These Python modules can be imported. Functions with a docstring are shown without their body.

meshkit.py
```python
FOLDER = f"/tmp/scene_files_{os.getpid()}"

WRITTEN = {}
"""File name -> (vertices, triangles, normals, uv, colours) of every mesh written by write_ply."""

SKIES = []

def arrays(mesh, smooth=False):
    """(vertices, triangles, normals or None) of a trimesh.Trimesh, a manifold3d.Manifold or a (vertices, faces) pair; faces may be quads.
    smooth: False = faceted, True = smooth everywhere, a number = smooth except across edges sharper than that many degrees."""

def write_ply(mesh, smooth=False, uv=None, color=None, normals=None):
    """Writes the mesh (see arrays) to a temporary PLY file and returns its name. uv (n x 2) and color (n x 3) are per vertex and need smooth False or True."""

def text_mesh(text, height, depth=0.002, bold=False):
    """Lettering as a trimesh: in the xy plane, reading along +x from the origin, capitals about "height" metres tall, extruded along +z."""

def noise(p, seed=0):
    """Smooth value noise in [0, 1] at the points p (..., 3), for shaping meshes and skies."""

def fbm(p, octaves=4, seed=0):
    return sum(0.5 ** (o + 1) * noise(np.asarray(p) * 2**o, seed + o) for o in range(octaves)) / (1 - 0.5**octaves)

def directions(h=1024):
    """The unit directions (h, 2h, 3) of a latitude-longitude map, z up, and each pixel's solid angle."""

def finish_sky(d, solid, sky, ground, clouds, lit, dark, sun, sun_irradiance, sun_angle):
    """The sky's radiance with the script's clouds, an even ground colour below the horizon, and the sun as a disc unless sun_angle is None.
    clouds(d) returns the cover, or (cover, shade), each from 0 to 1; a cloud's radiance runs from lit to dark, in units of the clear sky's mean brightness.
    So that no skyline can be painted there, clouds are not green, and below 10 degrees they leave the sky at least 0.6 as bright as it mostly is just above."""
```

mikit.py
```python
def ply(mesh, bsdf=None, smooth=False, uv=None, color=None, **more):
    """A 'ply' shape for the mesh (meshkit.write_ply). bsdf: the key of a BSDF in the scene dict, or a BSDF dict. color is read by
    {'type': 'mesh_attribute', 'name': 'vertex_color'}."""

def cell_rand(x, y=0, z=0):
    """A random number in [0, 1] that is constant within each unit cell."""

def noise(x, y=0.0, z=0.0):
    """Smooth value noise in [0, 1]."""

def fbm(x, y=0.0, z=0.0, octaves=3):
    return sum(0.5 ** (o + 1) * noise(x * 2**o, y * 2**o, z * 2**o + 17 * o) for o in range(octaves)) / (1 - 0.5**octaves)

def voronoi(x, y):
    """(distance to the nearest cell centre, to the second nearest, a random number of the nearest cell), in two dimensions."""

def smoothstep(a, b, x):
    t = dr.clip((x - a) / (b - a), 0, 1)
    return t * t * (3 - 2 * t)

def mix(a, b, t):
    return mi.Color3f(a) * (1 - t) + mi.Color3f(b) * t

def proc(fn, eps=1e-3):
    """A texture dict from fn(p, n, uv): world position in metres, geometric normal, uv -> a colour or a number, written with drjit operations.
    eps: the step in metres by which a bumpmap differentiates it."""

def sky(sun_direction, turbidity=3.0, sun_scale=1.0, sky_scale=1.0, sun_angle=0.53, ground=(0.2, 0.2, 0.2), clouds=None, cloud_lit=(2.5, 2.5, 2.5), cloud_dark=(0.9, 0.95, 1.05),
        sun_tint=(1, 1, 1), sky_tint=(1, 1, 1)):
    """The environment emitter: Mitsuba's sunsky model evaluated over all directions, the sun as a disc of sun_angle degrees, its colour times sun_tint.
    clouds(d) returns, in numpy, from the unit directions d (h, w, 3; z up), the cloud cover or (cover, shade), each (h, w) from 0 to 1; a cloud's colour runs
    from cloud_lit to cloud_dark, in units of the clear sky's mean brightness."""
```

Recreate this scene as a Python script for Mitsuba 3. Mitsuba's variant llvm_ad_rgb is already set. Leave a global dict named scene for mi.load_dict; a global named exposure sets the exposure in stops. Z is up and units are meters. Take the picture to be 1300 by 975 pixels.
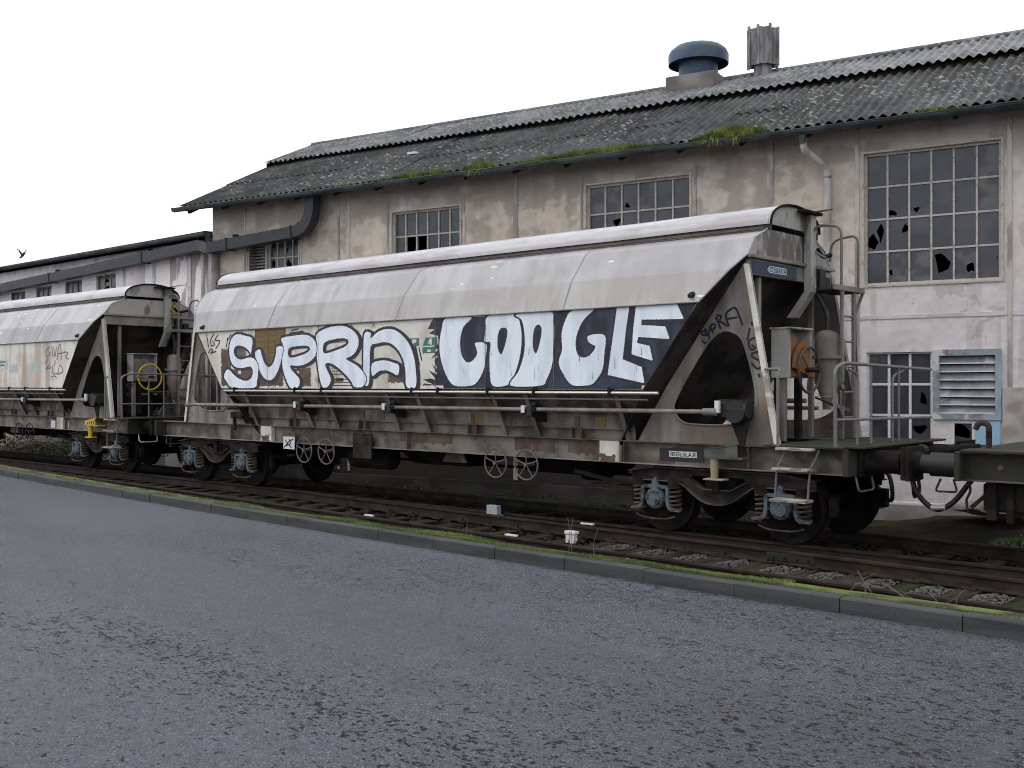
import math, random
import numpy as np, trimesh, mitsuba as mi, drjit as dr
import mikit, meshkit
from mikit import noise, fbm, voronoi, smoothstep, mix
from shapely.geometry import Polygon, LineString, Point, box as sbox
from shapely.ops import unary_union
from shapely import affinity

T = mi.ScalarTransform4f
scene, labels = {}, {}
rng = np.random.default_rng(7)
random.seed(7)

# ------------------------------------------------------------------ camera, sky, exposure
CZ = 1.9
AX = np.array([-0.66374798, 0.74795481, 0.00149254])
scene['camera'] = {'type': 'perspective', 'fov_axis': 'x', 'fov': 2 * math.degrees(math.atan(650 / 1340)),
                   'near_clip': 0.05, 'far_clip': 1500.0,
                   'to_world': T().look_at(origin=[0, 0, CZ], target=[float(AX[0]), float(AX[1]), CZ + float(AX[2])], up=[0, 0, 1])}


def overcast(d):
    z = np.clip(d[..., 2], 0, 1)
    n = meshkit.fbm(d * 2.2 + 5.0, 3, seed=3)
    return np.ones_like(z), np.clip(0.30 - 0.12 * z + 0.22 * (n - 0.5), 0, 1)


scene['sky'] = mikit.sky([-0.55, -0.45, 0.70], turbidity=3, sun_scale=0.10, sun_angle=30, clouds=overcast,
                         cloud_lit=(2.42, 2.50, 2.70), cloud_dark=(1.42, 1.50, 1.68), ground=(0.12, 0.12, 0.12))
exposure = 2.78

# ------------------------------------------------------------------ helpers
used = {}


def key_for(name, parent=None):
    k = parent + '__' + name if parent else name
    n = used.get(k, -1) + 1
    used[k] = n
    return k if n == 0 else f'{k}_{n:03d}'


def thing(name, label, cat, group=None, kind=None):
    k = key_for(name)
    labels[k] = {'label': label, 'category': cat}
    if group: labels[k]['group'] = group
    if kind: labels[k]['kind'] = kind
    return k


def obj(name, mesh, bsdf, parent=None, smooth=False, M=None, label=None, kind=None):
    k = key_for(name, parent)
    if isinstance(mesh, list): mesh = join(mesh)
    d = mikit.ply(mesh, bsdf, smooth=smooth)
    if M is not None: d['to_world'] = M
    scene[k] = d
    if label or kind: labels[k] = {}
    if label: labels[k]['label'] = label
    if kind: labels[k]['kind'] = kind
    return k


def struct(name, mesh, bsdf, smooth=False, label=None, kind='structure', cat=None):
    k = obj(name, mesh, bsdf, None, smooth)
    labels[k] = {'kind': kind, 'label': label, 'category': cat or name.split('_')[0]}
    return k


def join(ms):
    ms = [m for m in ms if m is not None]
    return ms[0] if len(ms) == 1 else trimesh.util.concatenate(ms)


def box(a, b, c=0.0):
    """box from corner a to corner b, chamfer c"""
    a, b = np.minimum(a, b).astype(float), np.maximum(a, b).astype(float)
    if c <= 0 or min(b - a) <= 2.2 * c:
        m = trimesh.creation.box(extents=b - a)
        m.apply_translation((a + b) / 2)
        return m
    p = []
    for i in (0, 1):
        for j in (0, 1):
            for k in (0, 1):
                q = np.array([b[0] if i else a[0], b[1] if j else a[1], b[2] if k else a[2]])
                s = np.array([-1 if i else 1, -1 if j else 1, -1 if k else 1]) * c
                for ax in range(3):
                    o = s.copy(); o[ax] = 0
                    p.append(q + o)
    return trimesh.convex.convex_hull(np.array(p))


def polyg(pts, holes=()):
    P = Polygon(pts, holes)
    return P if P.is_valid else P.buffer(0)


def geoms(P):
    return [g for g in getattr(P, 'geoms', [P]) if g.geom_type == 'Polygon' and g.area > 1e-7]


def extr(P, h):
    return join([trimesh.creation.extrude_polygon(g, h, engine='earcut') for g in geoms(P)])


def prismV(P, v0, v1):
    """polygon in (u, w) extruded along v"""
    if not isinstance(P, Polygon) and not hasattr(P, 'geoms'): P = polyg(P)
    m = extr(P, abs(v1 - v0))
    x = m.vertices
    return trimesh.Trimesh(np.stack([x[:, 0], max(v0, v1) - x[:, 2], x[:, 1]], 1), m.faces, process=False)


def prismU(P, u0, u1):
    """polygon in (v, w) extruded along u"""
    if not isinstance(P, Polygon) and not hasattr(P, 'geoms'): P = polyg(P)
    m = extr(P, abs(u1 - u0))
    x = m.vertices
    return trimesh.Trimesh(np.stack([min(u0, u1) + x[:, 2], x[:, 0], x[:, 1]], 1), m.faces, process=False)


def cyl(p0, p1, r, n=12, r1=None):
    p0, p1 = np.array(p0, float), np.array(p1, float)
    return tube([p0, p1], [r, r if r1 is None else r1], n)


def tube(pts, r, n=8, close=False, phase=0.0):
    p = np.array(pts, float)
    m = len(p)
    r = np.broadcast_to(r, (m,))
    t = np.roll(p, -1, 0) - np.roll(p, 1, 0)
    if not close:
        t[0], t[-1] = p[1] - p[0], p[-1] - p[-2]
    t /= np.linalg.norm(t, axis=1, keepdims=True)
    a = np.cross(t[0], [0, 0, 1.0] if abs(t[0][2]) < 0.9 else [1.0, 0, 0])
    a /= np.linalg.norm(a)
    V = []
    ang = np.arange(n) * 2 * np.pi / n + phase
    for i in range(m):
        a = a - t[i] * (a @ t[i]); a /= np.linalg.norm(a)
        b = np.cross(t[i], a)
        V.append(p[i] + r[i] * (np.cos(ang)[:, None] * a + np.sin(ang)[:, None] * b))
    V = np.vstack(V)
    F = []
    for i in range(m if close else m - 1):
        j0, j1 = i * n, ((i + 1) % m) * n
        for k in range(n):
            k2 = (k + 1) % n
            F += [[j0 + k, j0 + k2, j1 + k2], [j0 + k, j1 + k2, j1 + k]]
    if not close:
        c0, c1 = len(V), len(V) + 1
        V = np.vstack([V, p[0], p[-1]])
        for k in range(n):
            k2 = (k + 1) % n
            F += [[c0, k2, k], [c1, (m - 1) * n + k, (m - 1) * n + k2]]
    return trimesh.Trimesh(V, F, process=False)


def smoothpath(pts, k=6, close=False):
    p = np.array(pts, float)
    n = len(p)
    out = []
    for i in range(n if close else n - 1):
        q = [p[(i + d) % n] if close else p[min(max(i + d, 0), n - 1)] for d in (-1, 0, 1, 2)]
        for t in np.arange(k) / k:
            out.append(0.5 * (2 * q[1] + (q[2] - q[0]) * t + (2 * q[0] - 5 * q[1] + 4 * q[2] - q[3]) * t ** 2 + (3 * q[1] - q[0] - 3 * q[2] + q[3]) * t ** 3))
    if not close: out.append(p[-1])
    return np.array(out)


def roundpath(pts, r=0.06, k=5):
    """polyline with rounded corners"""
    p = [np.array(q, float) for q in pts]
    out = [p[0]]
    for a, b, c in zip(p, p[1:], p[2:]):
        d0, d1 = a - b, c - b
        rr = min(r, np.linalg.norm(d0) * 0.45, np.linalg.norm(d1) * 0.45)
        s, e = b + d0 / np.linalg.norm(d0) * rr, b + d1 / np.linalg.norm(d1) * rr
        for t in np.linspace(0, 1, k):
            out.append((1 - t) ** 2 * s + 2 * t * (1 - t) * b + t * t * e)
    out.append(p[-1])
    return np.array(out)


def lathe(prof, n=24):
    """prof [(r, z)] about z"""
    prof = np.array(prof, float)
    ang = np.arange(n) * 2 * np.pi / n
    V = np.vstack([np.stack([r * np.cos(ang), r * np.sin(ang), np.full(n, z)], 1) for r, z in prof])
    F = []
    for i in range(len(prof) - 1):
        for k in range(n):
            k2 = (k + 1) % n
            F += [[i * n + k, i * n + k2, (i + 1) * n + k2], [i * n + k, (i + 1) * n + k2, (i + 1) * n + k]]
    return trimesh.Trimesh(V, F, process=False)


def turned(m, axis, at):
    """a lathe made about z, turned so that z points along axis ('u','v','-u','-v') and moved"""
    x = m.vertices
    if axis == 'u': y = np.stack([x[:, 2], x[:, 0], x[:, 1]], 1)
    elif axis == '-u': y = np.stack([-x[:, 2], -x[:, 0], x[:, 1]], 1)
    elif axis == 'v': y = np.stack([x[:, 1], x[:, 2], x[:, 0]], 1)
    elif axis == '-v': y = np.stack([x[:, 0], -x[:, 2], x[:, 1]], 1)
    else: y = x
    return trimesh.Trimesh(y + np.array(at, float), m.faces, process=False)


def plate(p, th):
    """quad p (4 points) with thickness th along its normal"""
    p = np.array(p, float)
    n = np.cross(p[1] - p[0], p[2] - p[0]); n /= np.linalg.norm(n)
    V = np.vstack([p, p + n * th])
    F = [[0, 2, 1], [0, 3, 2], [4, 5, 6], [4, 6, 7]]
    for i in range(4):
        j = (i + 1) % 4
        F += [[i, j, j + 4], [i, j + 4, i + 4]]
    return trimesh.Trimesh(V, F, process=False)


def bar(p0, p1, w, h, up=(0, 0, 1)):
    """rectangular bar between two points"""
    p0, p1 = np.array(p0, float), np.array(p1, float)
    t = (p1 - p0) / np.linalg.norm(p1 - p0)
    s = np.cross(t, up); s /= np.linalg.norm(s)
    n = np.cross(s, t)
    V = [q + s * a * w / 2 + n * b * h / 2 for q in (p0, p1) for a, b in ((-1, -1), (1, -1), (1, 1), (-1, 1))]
    return trimesh.convex.convex_hull(np.array(V))


def mirU(m):
    x = m.vertices.copy(); x[:, 0] *= -1
    return trimesh.Trimesh(x, m.faces[:, ::-1], process=False)


def mirV(m):
    x = m.vertices.copy(); x[:, 1] *= -1
    return trimesh.Trimesh(x, m.faces[:, ::-1], process=False)


def blob(c, r, seed=0, sub=1, amp=0.35):
    m = trimesh.creation.icosphere(subdivisions=sub, radius=1.0)
    v = m.vertices
    k = 1 + amp * (meshkit.noise(v * 1.7 + seed * 3.1, seed) - 0.5) * 2
    return trimesh.Trimesh(v * k[:, None] * np.array(r) + np.array(c), m.faces, process=False)


# ------------------------------------------------------------------ materials (world coordinates in metres)
def C(*c): return mi.Color3f(*c)


def principled(fn, rough=0.7, spec=0.4, bump=None, scale=1.0, eps=1e-3, metallic=0.0):
    b = {'type': 'principled', 'base_color': mikit.proc(fn) if callable(fn) else {'type': 'rgb', 'value': list(fn)}, 'roughness': rough if not callable(rough) else mikit.proc(rough),
         'specular': spec, 'metallic': metallic}
    if bump is not None:
        b = {'type': 'bumpmap', 'arbitrary': mikit.proc(bump, eps), 'scale': scale, 'bsdf': b}
    return {'type': 'twosided', 'bsdf': b}


def drips(p, fx=5.0, fz=0.5):
    """vertical dirt streaks"""
    return fbm(p.x * fx + p.y * fx * 0.37, p.z * fz, p.y * 1.3, 4)


def f_hood(p, n, uv):
    a = drips(p, 4.0, 0.35)
    b = fbm(p.x * 1.1, p.y * 2.0, p.z * 2.5, 4)
    c = mix(C(0.325, 0.327, 0.340), C(0.245, 0.243, 0.248), smoothstep(0.36, 0.68, 0.6 * a + 0.4 * b))
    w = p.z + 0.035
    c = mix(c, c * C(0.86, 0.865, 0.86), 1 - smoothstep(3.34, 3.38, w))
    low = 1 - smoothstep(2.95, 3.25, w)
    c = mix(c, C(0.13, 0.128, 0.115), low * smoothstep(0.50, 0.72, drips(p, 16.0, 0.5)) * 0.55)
    dark = smoothstep(0.56, 0.74, drips(p, 2.6, 0.15))
    c = mix(c, C(0.15, 0.145, 0.14), dark * 0.5)
    scrape = smoothstep(0.775, 0.80, fbm(p.x * 3.2 + p.z * 2.0, p.z * 16, 6.0, 3)) * smoothstep(0.5, 0.62, noise(p.x * 0.8, p.z * 2.0, 3.0))
    return mix(c, C(0.62, 0.62, 0.60), scrape * 0.8)


def f_cap(p, n, uv):
    a = fbm(p.x * 2.0, p.y * 6, p.z * 6, 4)
    return mix(C(0.385, 0.385, 0.405), C(0.30, 0.295, 0.305), smoothstep(0.4, 0.7, a))


def f_body(p, n, uv):
    a = drips(p, 6.0, 0.6)
    b = fbm(p.x * 2.3, p.z * 3.1, 4.0, 4)
    c = mix(C(0.60, 0.585, 0.525), C(0.44, 0.41, 0.345), smoothstep(0.42, 0.68, 0.55 * a + 0.45 * b))
    rust = smoothstep(0.62, 0.72, fbm(p.x * 5, p.z * 7, 9.0, 4)) * smoothstep(0.5, 0.62, fbm(p.x * 0.9, p.z * 1.2, 2.0, 2))
    return mix(c, C(0.16, 0.085, 0.055), rust * 0.75)


def f_body2(p, n, uv):
    c = f_body(p, n, uv)
    r = smoothstep(0.5, 0.62, drips(p, 3.3, 0.25))
    return mix(c, C(0.27, 0.17, 0.11), r * 0.6)


def f_frame(p, n, uv):
    a = drips(p, 4.0, 1.2)
    b = fbm(p.x * 3.1, p.y * 3.1, p.z * 4.0, 4)
    c = mix(C(0.185, 0.167, 0.138), C(0.062, 0.053, 0.044), smoothstep(0.36, 0.66, 0.5 * a + 0.5 * b))
    rust = smoothstep(0.60, 0.68, fbm(p.x * 4.2, p.y * 4, p.z * 5.5 + 31, 4))
    return mix(c, C(0.085, 0.040, 0.024), rust * 0.8)


def f_endgrey(p, n, uv):
    a = drips(p, 6.0, 0.8)
    b = fbm(p.x * 2.5, p.y * 2.7, p.z * 2.2, 4)
    c = mix(C(0.215, 0.20, 0.175), C(0.11, 0.096, 0.080), smoothstep(0.38, 0.66, 0.5 * a + 0.5 * b))
    rust = smoothstep(0.62, 0.72, fbm(p.x * 5, p.y * 5, p.z * 3.0 + 7, 4))
    return mix(c, C(0.17, 0.085, 0.045), rust * 0.55)


def f_slope(p, n, uv):
    b = fbm(p.x * 2.5, p.y * 2.7, p.z * 2.2, 4)
    return mix(C(0.048, 0.043, 0.038), C(0.020, 0.018, 0.016), smoothstep(0.38, 0.62, b))


def f_under(p, n, uv):
    b = fbm(p.x * 5, p.y * 5, p.z * 6, 4)
    return mix(C(0.020, 0.017, 0.015), C(0.009, 0.008, 0.007), smoothstep(0.35, 0.65, b))


def f_bogie(p, n, uv):
    b = fbm(p.x * 7, p.y * 7, p.z * 8, 4)
    return mix(C(0.040, 0.033, 0.028), C(0.016, 0.013, 0.012), smoothstep(0.35, 0.65, b))


def f_axle(p, n, uv):
    b = fbm(p.x * 16, p.y * 16, p.z * 16, 4)
    return mix(C(0.088, 0.112, 0.132), C(0.032, 0.036, 0.038), smoothstep(0.44, 0.70, b))


def f_plaster(p, n, uv):
    z = p.z
    x = p.x
    big = fbm(x * 0.5, z * 0.6, p.y * 0.5, 4)
    mid = fbm(x * 2.1, z * 2.3, 4.0, 5)
    fine = fbm(x * 9.0, z * 9.0, p.y * 5.0, 4)
    c = mix(C(0.59, 0.52, 0.44), C(0.49, 0.425, 0.355), smoothstep(0.35, 0.65, 0.5 * big + 0.5 * mid))
    # the lower storey and the right end were repainted in a paler, cooler tone
    white = 1 - smoothstep(3.0, 4.6, z + 0.8 * (big - 0.5))
    white = dr.maximum(white, 0.75 * smoothstep(-7.5, -3.5, x))
    c = mix(c, C(0.575, 0.55, 0.555), white * 0.9)
    c = c * (0.80 + 0.40 * fine) * (0.90 + 0.2 * mid)
    # soot and algae under the eaves, running down in tongues
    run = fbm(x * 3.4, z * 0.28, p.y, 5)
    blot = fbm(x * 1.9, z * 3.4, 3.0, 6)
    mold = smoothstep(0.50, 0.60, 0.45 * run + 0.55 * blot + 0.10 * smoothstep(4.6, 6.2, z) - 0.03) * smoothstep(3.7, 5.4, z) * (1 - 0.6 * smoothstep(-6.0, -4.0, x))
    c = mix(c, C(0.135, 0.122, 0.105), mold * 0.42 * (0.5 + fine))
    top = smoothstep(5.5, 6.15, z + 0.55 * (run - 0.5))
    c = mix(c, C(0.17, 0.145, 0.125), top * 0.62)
    chip = smoothstep(0.70, 0.73, fbm(x * 2.6, z * 2.6, 17.0, 5))
    c = mix(c, C(0.27, 0.235, 0.205), chip * 0.38)
    streak = smoothstep(0.60, 0.70, fbm(x * 6.5, z * 0.18, 2.0, 4)) * smoothstep(0.45, 0.6, mid)
    c = mix(c, C(0.25, 0.225, 0.20), streak * 0.30)
    low = 1 - smoothstep(-0.3, 0.5, z)
    c = mix(c, C(0.24, 0.22, 0.20), low * smoothstep(0.35, 0.6, fine) * 0.6)
    base_shade = (1 - smoothstep(0.55, 0.95, z + 0.6 * (big - 0.5) + 0.3 * (fine - 0.5))) * smoothstep(-7.0, -8.5, x)  # soil and the shade beneath the wagons, painted into the wall base
    c = mix(c, C(0.030, 0.024, 0.021), base_shade * 0.96)
    return c


def f_plaster2(p, n, uv):
    x, z = p.x, p.z
    big = fbm(x * 0.6, z * 0.5, 2.0, 4)
    c = mix(C(0.76, 0.725, 0.715), C(0.66, 0.615, 0.595), smoothstep(0.35, 0.65, big))
    c = c * (0.92 + 0.16 * fbm(x * 5, z * 5, 1.0, 4))
    off = smoothstep(0.535, 0.56, fbm(x * 1.9, z * 0.5, 7.0, 5)) * smoothstep(-28.0, -25.8, x)
    c = mix(c, C(0.34, 0.29, 0.26), off * 0.9)
    wet = smoothstep(-24.5, -23.6, x) * smoothstep(0.42, 0.6, fbm(x * 3.0, z * 0.5, 3.0, 4))
    c = mix(c, C(0.10, 0.11, 0.045), wet * 0.8)
    top = smoothstep(5.2, 5.8, z) * smoothstep(0.45, 0.65, fbm(x * 2.2, z * 1.0, 9.0, 4))
    return mix(c, C(0.27, 0.235, 0.21), top * 0.7)


def f_roof(p, n, uv):
    a = fbm(p.x * 1.2, p.y * 1.2, p.z * 1.2, 4)
    f = fbm(p.x * 9, p.y * 9, p.z * 9, 3)
    c = mix(C(0.080, 0.084, 0.083), C(0.034, 0.037, 0.036), smoothstep(0.35, 0.65, 0.5 * a + 0.5 * f))
    lich = smoothstep(0.70, 0.78, noise(p.x * 14, p.y * 13, p.z * 13)) * smoothstep(0.40, 0.60, fbm(p.x * 0.7, p.y * 0.9, 3.0, 3))
    c = mix(c, C(0.24, 0.24, 0.215), lich * 0.85)
    moss = smoothstep(0.60, 0.70, fbm(p.x * 2.1, p.y * 2.1, 5.0, 4))
    return mix(c, C(0.040, 0.044, 0.026), moss * 0.45)


def f_roof_top(p, n, uv):
    a = fbm(p.x * 1.2, p.y * 1.2, p.z * 1.2, 4)
    f = fbm(p.x * 9, p.y * 9, p.z * 9, 3)
    c = mix(C(0.195, 0.20, 0.205), C(0.090, 0.094, 0.093), smoothstep(0.35, 0.65, 0.5 * a + 0.5 * f))
    lich = smoothstep(0.68, 0.76, noise(p.x * 11, p.y * 8, p.z * 8))
    return mix(c, C(0.28, 0.28, 0.25), lich * 0.5)


def f_gutter(p, n, uv):
    a = fbm(p.x * 3, p.y * 3, p.z * 9, 4)
    return mix(C(0.055, 0.072, 0.074), C(0.024, 0.031, 0.032), smoothstep(0.35, 0.65, a))


def f_zinc(p, n, uv):
    a = fbm(p.x * 6, p.y * 6, p.z * 1.5, 4)
    return mix(C(0.44, 0.42, 0.40), C(0.28, 0.25, 0.225), smoothstep(0.4, 0.65, a))


def f_winframe(p, n, uv):
    a = fbm(p.x * 14, p.y * 14, p.z * 14, 3)
    return mix(C(0.44, 0.405, 0.355), C(0.32, 0.275, 0.23), smoothstep(0.50, 0.75, a))


def f_glass(p, n, uv):
    a = fbm(p.x * 2.4, p.z * 3.0, 3.0, 4)
    r = mikit.cell_rand(p.x * 2.8, p.z * 1.8, 2.0)
    c = mix(C(0.026, 0.031, 0.038), C(0.048, 0.052, 0.058), smoothstep(0.35, 0.65, a))
    return c * (0.85 + 0.3 * r)


def f_vent_blue(p, n, uv):
    a = fbm(p.x * 3, p.y * 3, p.z * 5, 4)
    c = mix(C(0.030, 0.060, 0.135), C(0.045, 0.070, 0.085), smoothstep(0.35, 0.65, a))
    return mix(c, C(0.075, 0.085, 0.06), smoothstep(0.5, 1.0, n.z) * 0.6)


def f_metal_old(p, n, uv):
    a = fbm(p.x * 7, p.y * 7, p.z * 1.4, 4)
    c = mix(C(0.24, 0.235, 0.24), C(0.11, 0.10, 0.10), smoothstep(0.4, 0.62, a))
    return mix(c, C(0.17, 0.075, 0.035), smoothstep(0.62, 0.72, fbm(p.x * 5, p.y * 5, p.z * 1.2 + 9, 3)))


def f_louvre(p, n, uv):
    a = fbm(p.x * 3.5, p.z * 2.5, 1.0, 4)
    c = mix(C(0.285, 0.345, 0.40), C(0.20, 0.235, 0.265), smoothstep(0.35, 0.6, a))
    c = mix(c, C(0.56, 0.60, 0.63), smoothstep(0.62, 0.70, a) * 0.7)
    return mix(c, C(0.20, 0.11, 0.065), smoothstep(0.68, 0.76, fbm(p.x * 7, p.z * 9, 4.0, 4)) * 0.7)


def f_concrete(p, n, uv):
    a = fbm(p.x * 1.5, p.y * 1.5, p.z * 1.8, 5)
    return mix(C(0.25, 0.235, 0.225), C(0.13, 0.117, 0.105), smoothstep(0.35, 0.65, a)) * (1 - 0.72 * smoothstep(-7.0, -8.5, p.x) * smoothstep(3.0, 1.0, p.z))  # left part darkened low down for soil and shade under the wagons


def f_kerb(p, n, uv):
    a = fbm(p.x * 2, p.y * 9, p.z * 9, 4)
    f = noise(p.x * 90, p.y * 90, p.z * 90)
    c = mix(C(0.052, 0.054, 0.057), C(0.030, 0.032, 0.034), smoothstep(0.35, 0.65, 0.7 * a + 0.3 * f))
    return c


def f_pits(p):
    """flecks where the binder has worn away, gathered in bands along the road"""
    band = fbm(p.x * 0.20 + 3.0 + p.y * 0.12, p.y * 1.0 - 1.7, 4.0, 4)
    area = smoothstep(0.44, 0.74, band + 0.09 * smoothstep(-6.5, -1.5, p.x))
    g = 0.16 * noise(p.x * 13, p.y * 22, 2.0) + 0.44 * noise(p.x * 31, p.y * 50, 5.0) + 0.40 * noise(p.x * 66, p.y * 90, 7.0)
    return smoothstep(0.71 - 0.125 * area, 0.80 - 0.11 * area, g)


def f_asphalt(p, n, uv):
    d1, d2, r = voronoi(p.x * 64, p.y * 64)
    e1, e2, q = voronoi(p.x * 120 + 7.3, p.y * 120)
    big = fbm(p.x * 0.35, p.y * 0.6, 1.0, 4)
    c = mix(C(0.041, 0.050, 0.073), C(0.029, 0.036, 0.055), smoothstep(0.3, 0.7, big))
    c = c * (0.35 + 1.3 * fbm(p.x * 7, p.y * 12, 3.0, 5))
    r4 = r * r * r * r
    c = mix(c, mix(C(0.024, 0.026, 0.032), C(0.30, 0.30, 0.31), r4 * r), smoothstep(0.55, 0.30, d1) * 0.9)
    c = mix(c, mix(C(0.022, 0.024, 0.029), C(0.13, 0.134, 0.146), q * q), smoothstep(0.5, 0.3, e1) * 0.75)
    lane = smoothstep(0.52, 0.62, fbm(p.x * 0.05, p.y * 0.55 + 2.0, 9.0, 3))
    sheen_loss = smoothstep(-5.5, -1.5, p.x + 1.5 * (big - 0.5))  # road colour lowered to the right for the weaker sky sheen there
    c = c * (1.0 - 0.15 * lane) * (1.0 - 0.30 * sheen_loss)
    return c


def b_asphalt(p, n, uv):
    d1, d2, r = voronoi(p.x * 64, p.y * 64)
    return smoothstep(0.62, 0.15, d1) * (0.3 + 0.7 * r) - 1.2 * f_pits(p) + 1.2 * fbm(p.x * 12, p.y * 12, 1.0, 4)


def r_asphalt(p, n, uv):
    g = noise(p.x * 60, p.y * 60, 9.0)
    return 0.42 + 0.24 * g


def w_pits(p, n, uv): return f_pits(p) * 0.92


def f_ballast(p, n, uv):
    r = noise(p.x * 17, p.y * 17, p.z * 17)
    a = fbm(p.x * 0.9, p.y * 0.9, 2.0, 3)
    c = mix(C(0.026, 0.022, 0.019), C(0.075, 0.068, 0.062), r * r)
    return mix(c, C(0.020, 0.016, 0.013), smoothstep(0.45, 0.65, a) * 0.7)


def f_gravel(p, n, uv):
    r = noise(p.x * 31, p.y * 31, p.z * 31)
    return mix(C(0.04, 0.036, 0.032), C(0.165, 0.155, 0.145), r)


def f_earth(p, n, uv):
    a = fbm(p.x * 1.6, p.y * 1.6, 2.0, 5)
    c = mix(C(0.021, 0.017, 0.014), C(0.009, 0.008, 0.007), smoothstep(0.35, 0.65, a))
    g = smoothstep(0.52, 0.64, fbm(p.x * 0.9, p.y * 1.1, 6.0, 4)) * smoothstep(14.0, 15.0, p.y)
    return mix(c, C(0.026, 0.040, 0.013), g * 0.6)


def f_rail(p, n, uv):
    a = fbm(p.x * 5, p.y * 5, p.z * 9, 4)
    return mix(C(0.034, 0.024, 0.019), C(0.017, 0.013, 0.011), smoothstep(0.35, 0.65, a))


def f_sleeper(p, n, uv):
    a = fbm(p.x * 24, p.y * 1.5, p.z * 9, 4)
    c = mix(C(0.040, 0.034, 0.027), C(0.016, 0.013, 0.011), smoothstep(0.35, 0.65, a))
    return mix(c, C(0.028, 0.036, 0.014), smoothstep(0.5, 0.65, fbm(p.x * 2, p.y * 2, 5.0, 3)) * 0.5)


def f_grass(p, n, uv):
    a = fbm(p.x * 2.5, p.y * 5.0, 1.0, 4)
    c = mix(C(0.135, 0.165, 0.045), C(0.060, 0.088, 0.026), smoothstep(0.35, 0.65, a))
    dry = smoothstep(-11.0, -16.0, p.x)
    return mix(c, C(0.17, 0.165, 0.075), dry * 0.75)


def f_moss(p, n, uv):
    a = fbm(p.x * 6, p.y * 6, p.z * 6, 3)
    return mix(C(0.17, 0.20, 0.040), C(0.065, 0.09, 0.024), smoothstep(0.35, 0.65, a))


def f_deck(p, n, uv):
    a = fbm(p.x * 4, p.y * 4, p.z * 4, 4)
    return mix(C(0.026, 0.030, 0.018), C(0.038, 0.034, 0.029), smoothstep(0.35, 0.65, a))


def f_graf(p, n, uv):
    a = fbm(p.x * 7, p.z * 1.6, 1.0, 4)
    return mix(C(0.68, 0.745, 0.81), C(0.58, 0.645, 0.715), smoothstep(0.42, 0.66, a))


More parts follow.
